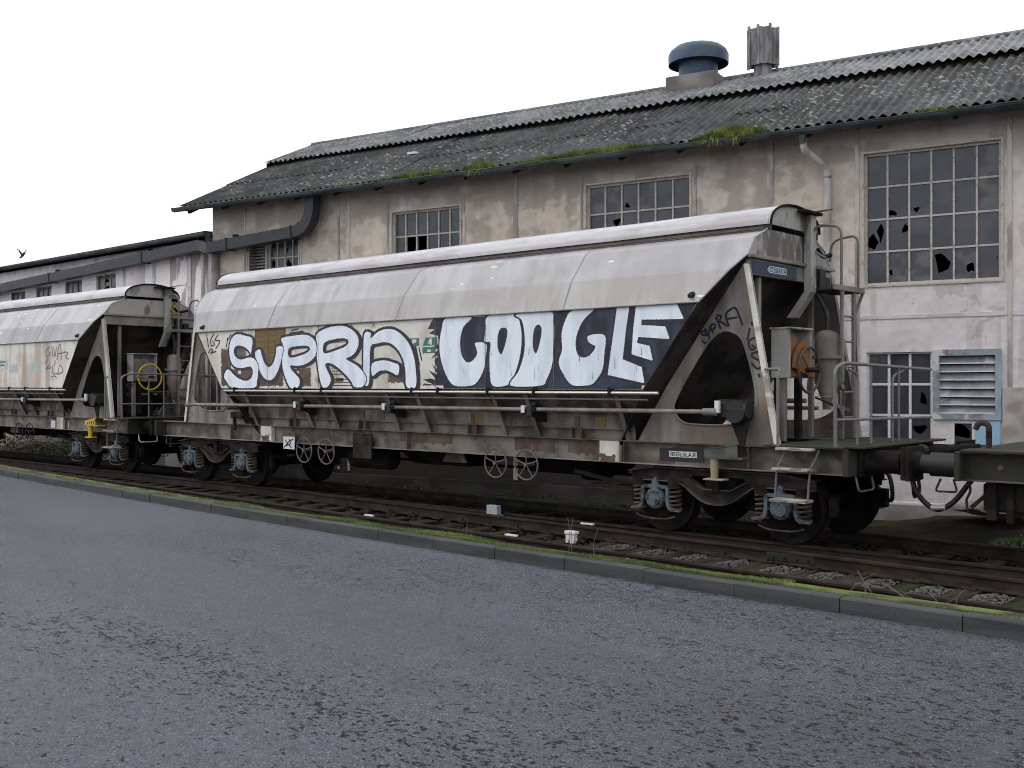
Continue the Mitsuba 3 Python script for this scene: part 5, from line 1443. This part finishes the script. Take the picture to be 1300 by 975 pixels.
panel = polyg([(-4.78, 1.888), (4.78, 1.888), (5.60, 2.955), (-5.60, 2.955)])
GR = {"d": {"S": [[[-3.775, 2.779], [-3.994, 2.847], [-4.21, 2.884], [-4.335, 2.867], [-4.429, 2.807], [-4.492, 2.7], [-4.508, 2.565], [-4.476, 2.438], [-4.397, 2.328], [-4.241, 2.264], [-4.055, 2.262], [-3.872, 2.283], [-3.781, 2.25], [-3.757, 2.161], [-3.811, 2.073], [-3.948, 2.021], [-4.147, 2.048], [-4.35, 2.13], [-4.555, 2.24], [-4.683, 2.114], [-4.587, 2.005], [-4.397, 1.896], [-3.72, 1.897], [-3.631, 2.02], [-3.595, 2.16], [-3.595, 2.283], [-3.646, 2.371], [-3.751, 2.434], [-3.902, 2.446], [-4.117, 2.414], [-4.256, 2.443], [-4.341, 2.508], [-4.36, 2.58], [-4.319, 2.651], [-4.179, 2.674], [-3.994, 2.634], [-3.857, 2.551], [-3.823, 2.515]], []], "U": [[[-3.691, 2.53], [-3.542, 2.588], [-3.488, 2.491], [-3.423, 2.368], [-3.335, 2.283], [-3.262, 2.265], [-3.161, 2.312], [-3.089, 2.414], [-3.052, 2.517], [-3.032, 2.62], [-2.847, 2.612], [-2.889, 2.428], [-2.96, 2.258], [-3.06, 2.121], [-3.175, 2.045], [-3.291, 2.033], [-3.423, 2.08], [-3.527, 2.186], [-3.616, 2.336]], []], "P": [[[-2.903, 2.762], [-2.65, 2.797], [-2.32, 2.812], [-2.104, 2.788], [-1.958, 2.701], [-1.905, 2.576], [-1.931, 2.461], [-2.051, 2.364], [-2.239, 2.3], [-2.429, 2.277], [-2.636, 2.288], [-2.595, 2.203], [-2.374, 2.041], [-2.429, 1.899], [-2.636, 1.898], [-2.776, 2.069], [-2.861, 2.257], [-2.875, 2.428], [-2.833, 2.615]], [[-2.678, 2.586], [-2.402, 2.621], [-2.158, 2.615], [-2.083, 2.572], [-2.131, 2.515], [-2.32, 2.46], [-2.664, 2.427]]], "R": [[[-1.908, 2.798], [-1.686, 2.89], [-1.429, 2.929], [-1.176, 2.92], [-0.966, 2.848], [-0.831, 2.74], [-0.807, 2.629], [-0.855, 2.519], [-0.978, 2.426], [-1.126, 2.381], [-1.027, 2.331], [-0.855, 2.265], [-0.71, 2.169], [-0.614, 2.042], [-0.71, 1.917], [-0.916, 1.917], [-1.002, 2.012], [-1.176, 2.141], [-1.378, 2.256], [-1.556, 2.315], [-1.672, 2.292], [-1.608, 2.177], [-1.518, 2.038], [-1.608, 1.916], [-1.75, 1.916], [-1.842, 2.146], [-1.895, 2.411], [-1.882, 2.608]], [[-1.699, 2.653], [-1.429, 2.71], [-1.176, 2.719], [-1.057, 2.667], [-1.126, 2.589], [-1.352, 2.53], [-1.699, 2.481]]], "A": [[[-0.662, 2.774], [-0.507, 2.785], [-0.507, 2.699], [-0.33, 2.795], [-0.121, 2.834], [0.062, 2.812], [0.242, 2.722], [0.398, 2.582], [0.486, 2.429], [0.54, 2.248], [0.551, 1.918], [0.342, 1.918], [0.32, 2.129], [0.276, 2.312], [0.175, 2.466], [0.016, 2.584], [-0.167, 2.627], [-0.353, 2.609], [-0.507, 2.566], [-0.53, 2.261], [-0.554, 1.964], [-0.662, 1.948], [-0.686, 2.106], [-0.686, 2.421]], []], "Ab": [[[-0.483, 2.276], [-0.33, 2.329], [-0.144, 2.334], [0.016, 2.3], [0.164, 2.253], [0.141, 2.1], [-0.006, 2.147], [-0.167, 2.18], [-0.33, 2.158], [-0.471, 2.089]], []]}, "d2": {"G1": [[[1.224, 2.955], [1.737, 2.949], [1.576, 2.807], [1.507, 2.609], [1.53, 2.409], [1.622, 2.291], [1.737, 2.289], [1.851, 2.386], [1.837, 2.485], [1.819, 2.561], [2.031, 2.545], [2.031, 2.366], [1.986, 2.171], [1.874, 2.008], [1.737, 1.936], [1.389, 1.936], [1.224, 2.078], [1.104, 2.316], [1.07, 2.554], [1.118, 2.79]], []], "O1": [[[2.075, 2.944], [2.574, 2.954], [2.701, 2.765], [2.714, 2.512], [2.659, 2.259], [2.553, 2.038], [2.446, 1.942], [2.163, 1.936], [2.106, 2.17], [2.106, 2.397], [2.119, 2.559], [1.999, 2.579], [2.031, 2.757]], [[2.338, 2.762], [2.438, 2.743], [2.438, 2.615], [2.338, 2.386], [2.26, 2.491], [2.273, 2.684]]], "O2": [[[2.617, 2.943], [3.234, 2.956], [3.306, 2.804], [3.306, 2.496], [3.274, 2.22], [3.174, 2.02], [3.073, 1.936], [2.51, 1.936], [2.659, 2.133], [2.764, 2.384], [2.777, 2.636], [2.722, 2.859]], [[3.012, 2.785], [3.085, 2.735], [3.073, 2.596], [2.991, 2.386], [2.93, 2.475], [2.942, 2.694]]], "G2": [[[3.628, 2.949], [3.988, 2.962], [3.819, 2.814], [3.712, 2.637], [3.685, 2.487], [3.724, 2.35], [3.838, 2.311], [3.951, 2.36], [4.018, 2.454], [3.913, 2.511], [3.902, 2.601], [4.173, 2.598], [4.166, 2.356], [4.136, 2.149], [4.025, 2.001], [3.913, 1.942], [3.627, 1.942], [3.472, 2.095], [3.393, 2.249], [3.452, 2.431], [3.444, 2.646], [3.511, 2.827]], []], "L": [[[4.373, 2.967], [4.569, 2.972], [4.516, 2.669], [4.463, 2.277], [4.761, 2.172], [4.803, 1.965], [4.221, 2.075], [4.283, 2.442]], []], "E": [[[4.675, 2.966], [5.285, 2.972], [5.393, 2.763], [4.762, 2.781], [4.755, 2.712], [5.119, 2.681], [5.186, 2.518], [4.709, 2.561], [4.685, 2.484], [4.882, 2.442], [4.933, 2.249], [4.604, 2.341], [4.629, 2.665]], []]}, "navy": [[0.934, 2.953], [2.008, 2.938], [3.666, 2.966], [4.762, 2.971], [5.593, 2.975], [4.83, 1.936], [0.687, 1.936], [0.727, 1.97], [0.934, 1.95], [0.697, 2.029], [0.885, 2.045], [1.007, 2.011], [0.836, 2.166], [0.983, 2.113], [1.055, 2.062], [0.895, 2.268], [1.031, 2.164], [0.958, 2.318], [1.07, 2.418], [0.875, 2.336], [1.041, 2.487], [0.885, 2.507], [1.055, 2.571], [1.031, 2.691], [0.836, 2.731], [0.983, 2.795], [0.811, 2.801], [0.885, 2.901]], "tags": [[[5.526, 2.627], [5.449, 2.608], [5.463, 2.575], [5.551, 2.563], [5.561, 2.505], [5.512, 2.469], [5.463, 2.495]], [[5.502, 2.643], [5.526, 2.585], [5.561, 2.599], [5.565, 2.669]], [[5.579, 2.674], [5.615, 2.598]], [[5.575, 2.668], [5.613, 2.707], [5.649, 2.684], [5.627, 2.646], [5.599, 2.639]], [[5.663, 2.782], [5.72, 2.651]], [[5.654, 2.771], [5.693, 2.812], [5.729, 2.792], [5.709, 2.754], [5.676, 2.737]], [[5.69, 2.74], [5.755, 2.716], [5.809, 2.675]], [[5.836, 2.674], [5.796, 2.798], [5.83, 2.857], [5.897, 2.889], [5.944, 2.875], [6.024, 2.687]], [[5.816, 2.761], [5.951, 2.774]], [[6.153, 2.7], [6.158, 2.676]], [[6.126, 2.624], [6.095, 2.495]], [[6.183, 2.516], [6.121, 2.483], [6.117, 2.418], [6.153, 2.37], [6.196, 2.398], [6.157, 2.423]], [[6.228, 2.342], [6.166, 2.328], [6.16, 2.287], [6.261, 2.232], [6.283, 2.168], [6.226, 2.142], [6.156, 2.204]], [[6.248, 2.068], [6.258, 2.045]]], "tags2": [[[-5.279, 2.906], [-5.259, 2.878]], [[-5.256, 2.84], [-5.212, 2.673]], [[-5.024, 2.916], [-5.14, 2.8], [-5.106, 2.688], [-5.008, 2.723], [-5.074, 2.78]], [[-4.894, 2.885], [-4.992, 2.796], [-4.829, 2.773], [-4.959, 2.639]], [[-5.212, 2.561], [-5.139, 2.63], [-5.057, 2.604], [-5.139, 2.551], [-4.959, 2.584]], [[-4.461, 2.88], [-4.588, 2.766]], [[-4.572, 2.82], [-4.613, 2.658]], [[-2.609, 2.897], [-2.429, 2.916]], [[-2.664, 2.851], [-2.279, 2.872]], [[0.54, 2.548], [0.627, 2.254]], [[0.617, 2.516], [0.677, 2.328]], [[0.508, 2.534], [0.573, 2.307]]], "tags3": [[[4.149, 2.834], [3.973, 2.742], [4.009, 2.613], [4.184, 2.673], [4.079, 2.723]], [[4.253, 2.831], [4.323, 2.607]], [[4.357, 2.829], [4.427, 2.605], [4.495, 2.825]], [[4.53, 2.54], [4.598, 2.823], [4.7, 2.852], [4.734, 2.536]], [[4.564, 2.666], [4.903, 2.69]], [[4.903, 2.706], [5.07, 2.671], [4.936, 2.596], [5.103, 2.53]], [[4.149, 2.418], [3.974, 2.324], [4.219, 2.354]], [[4.289, 2.385], [4.324, 2.225], [4.565, 2.223], [4.633, 2.38], [4.734, 2.379], [4.802, 2.253], [4.565, 2.192]], [[4.22, 2.13], [4.393, 2.161], [4.496, 2.113]], [[4.324, 2.082], [4.359, 2.066]], [[4.427, 2.51], [4.393, 2.383]], [[4.044, 2.548], [3.939, 2.437]]]}


def decal(name, P, layer, bsdf, wagon=None, M=None, label=None, vp=VP):
    P = P.intersection(panel) if vp == VP else P
    if not geoms(P): return None
    return obj(name, prismV(P, vp - 0.0016 * (layer + 1), vp - 0.0004), bsdf, wagon or hopper, M=M or M1, label=label)


def ragged(x0, z0, x1, z1, amp, seed, n=40):
    r = np.random.default_rng(seed)
    pts = []
    for (a, b) in (((x0, z0), (x1, z0)), ((x1, z0), (x1, z1)), ((x1, z1), (x0, z1)), ((x0, z1), (x0, z0))):
        for t in np.arange(n) / n: pts.append((a[0] + (b[0] - a[0]) * t + r.normal(0, amp), a[1] + (b[1] - a[1]) * t + r.normal(0, amp)))
    return Polygon(pts).buffer(0)


# brown overpainting, ochre list, green company print, white notices
decal('paint_patch', ragged(-4.76, 1.93, -2.85, 2.24, .012, 1), 0, 'brown_patch')
decal('paint_patch', ragged(-4.78, 1.95, -4.46, 2.62, .014, 2), 1, 'brown_patch')
decal('paint_patch', ragged(-2.72, 1.93, -2.07, 2.23, .010, 3), 0, 'brown_patch')
decal('paint_patch', ragged(-0.10, 1.98, 0.33, 2.17, .012, 4), 0, 'brown_patch')
decal('paint_patch', ragged(-4.36, 2.44, -3.98, 2.66, .012, 5), 0, 'frame_paint')
decal('notice_panel', sbox(-3.70, 2.20, -2.78, 2.945), 0, 'brown_patch', label='ochre inscription panel with dark ruled lines')
for r_ in range(7):
    for c_ in range(2 if r_ % 2 else 3):
        w_ = 0.90 / (2 if r_ % 2 else 3)
        decal('notice_row', sbox(-3.69 + c_ * w_ + .012, 2.225 + r_ * .102, -3.69 + (c_ + 1) * w_ - .012, 2.31 + r_ * .102), 1, 'ochre_paint')
decal('green_print', unary_union([sbox(0.36, 2.545, 0.62, 2.67), sbox(0.98, 2.545, 1.02, 2.67)]), 0, 'green_print')
decal('green_print', polyg([(0.70, 2.545), (0.76, 2.67), (0.98, 2.67), (0.98, 2.545)]), 0, 'green_print')
decal('green_print', sbox(0.69, 2.43, 0.97, 2.525), 0, 'green_print')
decal('white_print', polyg([(0.44, 2.56), (0.47, 2.65), (0.56, 2.65), (0.55, 2.60), (0.50, 2.60), (0.50, 2.56)]).union(polyg([(0.80, 2.56), (0.86, 2.655), (0.90, 2.655), (0.90, 2.56), (0.86, 2.56), (0.85, 2.60)])).union(sbox(0.80, 2.45, 0.88, 2.485)), 1, 'white_paint')
for z in (2.22, 2.165, 2.11): decal('small_print', unary_union([sbox(-1.50 + i * .055, z, -1.465 + i * .055, z + .022) for i in range(9)]), 0, 'violet_ink')
decal('small_print', unary_union([sbox(-1.54, 1.93 + i * .05, -0.98, 1.945 + i * .05) for i in range(3)] + [sbox(-1.40, 2.0, -1.2, 2.06)]), 0, 'dark_steel')
decal('small_print', unary_union([sbox(-1.48 + i * .05, 2.645, -1.45 + i * .05, 2.665) for i in range(8)]), 0, 'violet_ink')
decal('white_square', unary_union([sbox(-4.225, 2.15, -4.14, 2.21), sbox(-2.46, 2.135, -2.40, 2.185)]), 2, 'white_paint')

# first word: pale letters with a heavy dark outline and drop shadow
prev = None
letters = []
for ch, (o, h) in GR['d'].items():
    P = sm(o, 4) if ch in 'SRA' else sm(o, 3)
    P = P.union(corner(o).buffer(-.02))
    if h: P = P.difference(sm(h, 4))
    letters.append((ch, P))
done = None
for ch, P in letters:
    out = unary_union([P.buffer(.044), affinity.translate(P, .050, -.012).buffer(.036)])
    if done is not None: out, P = out.difference(done), P.difference(done)
    decal('letter_outline', out, 3, 'black_ink')
    decal('letter', P, 4, 'graffiti_fill')
    done = P.buffer(.022) if done is None else done.union(P.buffer(.022))
# second word on a dark blue ground
decal('lettering_ground', corner(GR['navy']).union(Polygon(GR['navy']).buffer(0)).union(sbox(1.15, 1.886, 4.76, 2.1)), 0, 'graffiti_navy', label='dark blue ground of the second sprayed word')
r = np.random.default_rng(5)
for ch, (o, h) in GR['d2'].items():
    P = sm(o, 4) if ch[0] in 'GO' else corner(o)
    if h: P = P.difference(sm(h, 4))
    P = P.difference(unary_union([sm(v_[0], 4) if k_[0] in 'GO' else corner(v_[0]) for k_, v_ in GR['d2'].items() if k_ > ch and k_ != ch]).buffer(.026))
    P = P.intersection(polyg([(-6, 1.0), (6, 1.0), (6, 4), (-6, 4)]))
    cuts = []
    x0, z0, x1, z1 = P.bounds
    for _ in range(9 if ch == 'G1' else 4):                 # runs where the dark paint shows through
        a = r.uniform(x0 + .2 * (x1 - x0), x1 - .15 * (x1 - x0)); b = z0 + r.uniform(.0, .45) * (z1 - z0); l = r.uniform(.05, .22); w = r.uniform(.002, .008)
        cuts.append(polyg([(a - w, b), (a + w, b), (a + w * .4, b + l), (a - w * .4, b + l)]))
    decal('letter', P.difference(unary_union(cuts)), 2, 'graffiti_fill')
    decal('letter_outline', P.buffer(.030).difference(P.buffer(-.001)), 1, 'black_ink')

for us in (-3.3, -1.86, 0.98, 2.02, 3.30):
    decal('panel_seam', sbox(us - .003, 1.90, us + .003, 2.95), 6, 'end_paint')

# pen tags
def strokes(lines, w): return unary_union([LineString(smoothpath(l, 4) if len(l) > 2 else l).buffer(w) for l in lines if len(l) > 1])


decal('pen_tag', strokes(GR['tags2'], .012), 2, 'black_ink')
PLATE = polyg([(4.48, 1.206), (6.53, 1.206), (6.12, 3.46), (6.05, 3.44), (4.93, 1.93)])
decal('pen_tag', strokes(GR['tags'], .0135), 1, 'violet_ink', vp=-1.1505, label='dark violet pen tag on the end support plate')
decal('pen_tag', strokes(GR['tags3'], .013), 2, 'faded_ink', hopper2, M2, label='thin violet pen tag near the lower right corner of the side panel')
for x0, z0, x1, z1, sd in ((1.45, 2.34, 1.9, 2.56, 1), (2.0, 2.24, 2.46, 2.46, 2), (3.15, 2.28, 3.62, 2.50, 3)):
    decal('paint_patch', ragged(x0, z0, x1, z1, .014, 20 + sd), 0, 'faded_teal', hopper2, M2)
decal('green_print', unary_union([sbox(1.3, 2.50, 1.75, 2.54), sbox(1.2, 2.42, 1.7, 2.46)]), 1, 'green_print', hopper2, M2)
for x0, x1 in ((3.4, 3.62), (4.02, 4.3)):
    obj('white_patch', box((x0, -1.0895, .93), (x1, -1.0865, 1.10)), 'white_paint', hopper2, M=M2)
# label holder on the solebar of the first wagon
obj('label_holder', box((-3.22, -1.20, 0.795), (-2.89, -1.187, 1.02), 0.003), 'white_paint', hopper, M=M1, label='white label with black scribble on the solebar')
obj('label_scribble', prismV(strokes([[(-3.18, .83), (-3.05, .93), (-2.93, .98)], [(-3.15, .95), (-3.05, .87), (-2.98, .83)], [(-3.12, .86), (-3.0, .90), (-3.05, .97)]], .012), -1.2025, -1.2002), 'black_ink', hopper, M=M1)
obj('label_bracket', box((-3.24, -1.198, 1.02), (-2.87, -1.17, 1.10), 0.003), 'brown_patch', hopper, M=M1)

# ------------------------------------------------------------------ flat wagon entering on the right
flat = thing('flat_wagon', 'low dark flat wagon coupled at the right edge of the picture', 'freight wagon')
M3 = wagon_matrix(-12.5)
for sg in (-1, 1):
    s_ = key_for('solebar', flat)
    obj('web', box((8.63, sg * 1.13, 0.945), (17, sg * 1.118, 1.215)), 'mossy_deck', s_, M=M3)
    obj('flange', box((8.63, sg * 1.21, 1.215), (17, sg * 1.0, 1.232), .003), 'bogie_flange', s_, M=M3)
    obj('flange', box((8.63, sg * 1.20, 0.928), (17, sg * 1.0, 0.945), .003), 'bogie_flange', s_, M=M3)
    b = key_for('buffer', flat)
    vv = sg * .875
    obj('housing', turned(lathe([(0.0, 0.0), (.165, 0), (.165, .06), (.132, .07), (.132, .38), (0, .38)], 24), '-u', (8.60, vv, 1.065)), 'dark_steel', b, smooth=40, M=M3)
    obj('plunger', cyl((8.10, vv, 1.065), (8.23, vv, 1.065), .105, 18), 'dark_steel', b, smooth=40, M=M3)
    obj('plate', box((8.002, vv - .225, .875), (8.045, vv + .225, 1.255), .03), 'under_grime', b, M=M3)
    obj('neck', cyl((8.04, vv, 1.065), (8.12, vv, 1.065), .15, 18, .115), 'under_grime', b, smooth=40, M=M3)
obj('headstock', box((8.60, -1.30, .93), (8.66, 1.30, 1.24), .01), 'mossy_deck', flat, M=M3)
obj('deck', box((8.66, -1.28, 1.234), (17, 1.28, 1.262), .004), 'mossy_deck', flat, M=M3)
obj('solebar_plate', cyl((9.02, -1.15, 1.08), (9.02, -1.125, 1.08), .03, 10), 'brown_patch', flat, M=M3)
obj('stake_pocket', tube(roundpath([(8.80, -0.80, 1.26), (8.80, -0.80, 1.52), (8.70, -0.80, 1.54), (8.66, -0.80, 1.46)], .06, 5), .032, 8), 'bogie_grime', flat, M=M3, smooth=40)
obj('end_lever', [box((8.52, -.95, 1.24), (8.70, -.72, 1.30), .012), cyl((8.2, -.3, 1.20), (8.6, -.3, 1.21), .06, 10)], 'under_grime', flat, M=M3)
obj('draw_gear', [box((8.10, -.05, .98), (8.60, .05, 1.10), .012), box((8.25, -.1, .86), (8.4, .1, 1.2), .012)], 'dark_steel', flat, M=M3)
obj('shunter_grip', tube(roundpath([(8.36, -1.0, .92), (8.30, -1.0, .78), (8.52, -.95, .78), (8.48, -.95, .92)], .04), .012, 7), 'dark_steel', flat, M=M3)
obj('air_hose', tube(smoothpath([(8.58, -.62, .92), (8.50, -.64, .80), (8.38, -.66, .64), (8.22, -.66, .545), (8.08, -.66, .60), (7.97, -.68, .74), (7.92, -.66, .86), (7.80, -.55, .95)], 6), .030, 9), 'rubber', flat, M=M3, smooth=40, label='black brake hose hanging in a loop between the buffers')
obj('hose_coupling', [cyl((8.30, -.66, .575), (8.14, -.66, .555), .037, 10)], 'galvanised', flat, M=M3, smooth=40)
obj('chain', tube(smoothpath([(8.62, -.9, .93), (8.64, -.9, .80), (8.60, -.9, .70), (8.61, -.9, .58)], 4), .014, 6), 'dark_steel', flat, M=M3)
obj('running_gear', [box((8.80, -1.0, .60), (9.6, -.5, .90), .02), box((8.85, -1.05, .52), (8.95, -.95, .92)), box((9.05, -1.05, .50), (9.12, -.98, .92)), bar((8.65, -.9, .62), (8.9, -.9, .86), .03, .04), cyl((9.2, -1.0, .55), (10.2, -1.0, .55), .03, 8)], 'under_grime', flat, M=M3)
bg = key_for('bogie', flat)
for cu in (10.3, 12.1):
    for sg in (-1, 1):
        obj('wheel', turned(lathe([(0, -.02), (.12, -.09), (.36, -.022), (.39, -.068), (.445, -.068), (.452, .035), (.478, .055), (.47, .068), (.39, .068), (.36, .022), (.12, .06), (0, .09)], 36), 'v' if sg < 0 else '-v', (cu, sg * .752, .452)), 'wheel_steel', bg, smooth=30, M=M3)
    obj('axle', cyl((cu, -1, .452), (cu, 1, .452), .08, 12), 'under_grime', bg, M=M3)
for sg in (-1, 1):
    obj('side_frame', box((9.7, sg * 1.0 - .04, .62), (12.7, sg * 1.0 + .04, .84), .01), 'bogie_grime', bg, M=M3)

# ------------------------------------------------------------------ small things by the tracks
pm = thing('point_indicator', 'small white metal point indicator standing between the two near rails', 'railway signal')
obj('cap', box((-8.715, 10.85, -0.050), (-8.535, 10.95, -0.012), .005), 'white_paint', pm)
obj('body', prismV(polyg([(-8.695, -.17), (-8.665, -.17), (-8.645, -.11), (-8.62, -.17), (-8.575, -.17), (-8.555, -.055), (-8.70, -.055)]), 10.865, 10.935), 'white_paint', pm)
obj('lug', box((-8.552, 10.88, -.13), (-8.53, 10.91, -.105), .004), 'white_paint', pm)
for x, y, l, lab in ((-9.10, float(rail_a(-9.10)) + .13, .20, 'white bar clamped to the near rail left of the point indicator'), (-12.08, float(rail_a(-12.08)) + .13, .17, 'small white bar on the near rail, farthest from the point indicator'),
                     (-9.05, 11.80, .22, 'thin white bar lying beside the wagon rail behind the point indicator')):
    k = obj('marker_bar', box((x - l / 2, y - .03, RZ - .020), (x + l / 2, y + .025, RZ + .004), .004), 'white_paint')
    labels[k] = {'label': lab, 'category': 'track marker', 'group': 'white marker bars on the rails'}
jb2 = thing('junction_box', 'small pale grey box standing in the dark under the wagon', 'box')
B['box_grey'] = principled((0.30, 0.33, 0.36), 0.6, 0.3)
obj('body', box((-10.98, 11.78, -.06), (-10.76, 11.88, .08), .008), 'box_grey', jb2)
obj('base', box((-11.02, 11.76, -.20), (-10.72, 11.90, -.061), .008), 'box_grey', jb2)
k = obj('stone', blob((-6.45, 9.10, .02), (.10, .07, .075), 4, 2, .35), 'gravel_stone', smooth=30)
labels[k] = {'label': 'grey angular stone lying on the grass behind the kerb', 'category': 'stone'}
k = obj('stone', blob((-4.95, 16.2, .10), (.55, .25, .12), 8, 2, .35), 'concrete', smooth=30)
labels[k] = {'label': 'light slab of rubble on the soil heap under the buffers', 'category': 'stone'}
k = obj('stone', blob((-9.25, 13.2 + 1.2, -.05), (.35, .30, .25), 9, 2, .35), 'ballast_stone', smooth=30)
labels[k] = {'label': 'dark boulder behind the wagon between its bogies', 'category': 'stone'}
# dry twigs and stalks
m = []
r = np.random.default_rng(21)
for _ in range(11):
    a, b = -3.75 + r.uniform(-.35, .75), 9.02 + r.uniform(-.08, .18)
    dx, dz = r.uniform(-.38, .38), r.uniform(.10, .34)
    m.append(tube(smoothpath([(a, b, -.02), (a + dx * .5 + r.normal(0, .03), b + r.normal(0, .03), dz * .55), (a + dx, b + r.normal(0, .06), dz)], 3), [.0040, .0040, .0036, .0033, .003, .0026, .002], 5))
k = obj('dry_twigs', m, 'twig')
labels[k] = {'label': 'tangle of bare pale twigs sprouting behind the kerb on the right', 'category': 'plant'}
for i, (a, b, h, lab) in enumerate(((-7.50, 9.42, .40, 'two thin dry stalks standing below the point indicator'), (-7.02, 9.28, .34, 'single dark dry stalk right of the two thin ones'), (-9.2, 9.5, .24, 'thin dry stalk below the white bar on the near rail'))):
    m = [tube(smoothpath([(a + q, b, -.03), (a + q + r.normal(0, .015), b, h * .5), (a + q + r.normal(0, .04), b, h)], 3), [.0038, .0035, .0033, .003, .0028, .0025, .002], 5) for q in ((0, .05) if i == 0 else (0,))]
    k = obj('dry_stalk', m, 'twig')
    labels[k] = {'label': lab, 'category': 'plant', 'group': 'dry stalks behind the kerb'}
# weeds against the walls


def weeds(name, x0, x1, y0, y1, z, n, h, lab, mat='leaf'):
    V, F = [], []
    for _ in range(n):
        x, y = r.uniform(x0, x1), r.uniform(y0, y1)
        hh = h * r.uniform(.2, 1) * (.4 + meshkit.noise(np.array([x * 1.6, y * 1.6, 1.0]), 2))
        a = r.random() * 6.28; l = r.uniform(.02, .05)
        c = np.array([x, y, z + hh]); d = np.array([math.cos(a), math.sin(a), r.uniform(-.5, .8)]) * l; e = np.array([-math.sin(a), math.cos(a), r.uniform(-.3, .3)]) * l * .45
        k = len(V)
        V += [c - d, c + e, c + d, c - e]
        F += [(k, k + 1, k + 2), (k, k + 2, k + 3)]
    return struct(name, trimesh.Trimesh(np.array(V), np.array(F), process=False), mat, label=lab, kind='stuff', cat='weeds')


weeds('weeds', -4.4, -1.0, 14.3, 15.6, -.34, 2200, .20, 'low dark green weeds on the soil at the right behind the tracks')
weeds('weeds', -37, -27.5, 14.0, 14.85, -.30, 9000, .60, 'green weeds along the annexe wall seen under the second wagon', 'moss_green')
weeds('weeds', -20, -8, 14.9, 15.8, -.34, 700, .14, 'sparse weeds in the shade behind the long wagon')

# bird flying past the annexe gutter
bird = thing('bird', 'small dark bird flying above the annexe gutter', 'bird')
c = np.array([-27.55, 12.0, 5.27])
def bp(q): return c + np.array(q, float) * 0.72


body = trimesh.creation.icosphere(subdivisions=2)
v = body.vertices
tap = np.clip(1 - 0.55 * np.clip(-v[:, :1], 0, 1) ** 2, 0.3, 1)
body = trimesh.Trimesh(np.stack([v[:, 0] * .13, v[:, 1] * .055 * tap[:, 0], v[:, 2] * .055 * tap[:, 0] + v[:, 0] * .05], 1) * .72 + c, body.faces, process=False)
head = trimesh.creation.icosphere(subdivisions=1, radius=.03); head.apply_translation(bp((.13, 0, .06)))
beak = tube([bp((.16, 0, .06)), bp((.20, 0, .055))], [.008, .002], 6)
tail = plate([bp((-.10, -.03, -.04)), bp((-.20, -.05, -.09)), bp((-.20, .05, -.09)), bp((-.10, .03, -.04))], .006)
obj('body', [body, head, beak, tail], 'bird_dark', bird, smooth=40)
for sg in (-1, 1):
    obj('wing', [plate([bp((.07, sg * .04, .04)), bp((.05, sg * .12, .16)), bp((-.05, sg * .12, .15)), bp((-.06, sg * .04, .02))], .007), plate([bp((.05, sg * .12, .16)), bp((-.10, sg * .17, .22)), bp((-.14, sg * .16, .21)), bp((-.05, sg * .12, .15))], .005)], 'bird_dark', bird)
labels['sky'] = {'kind': 'structure'}
labels.pop('sky')
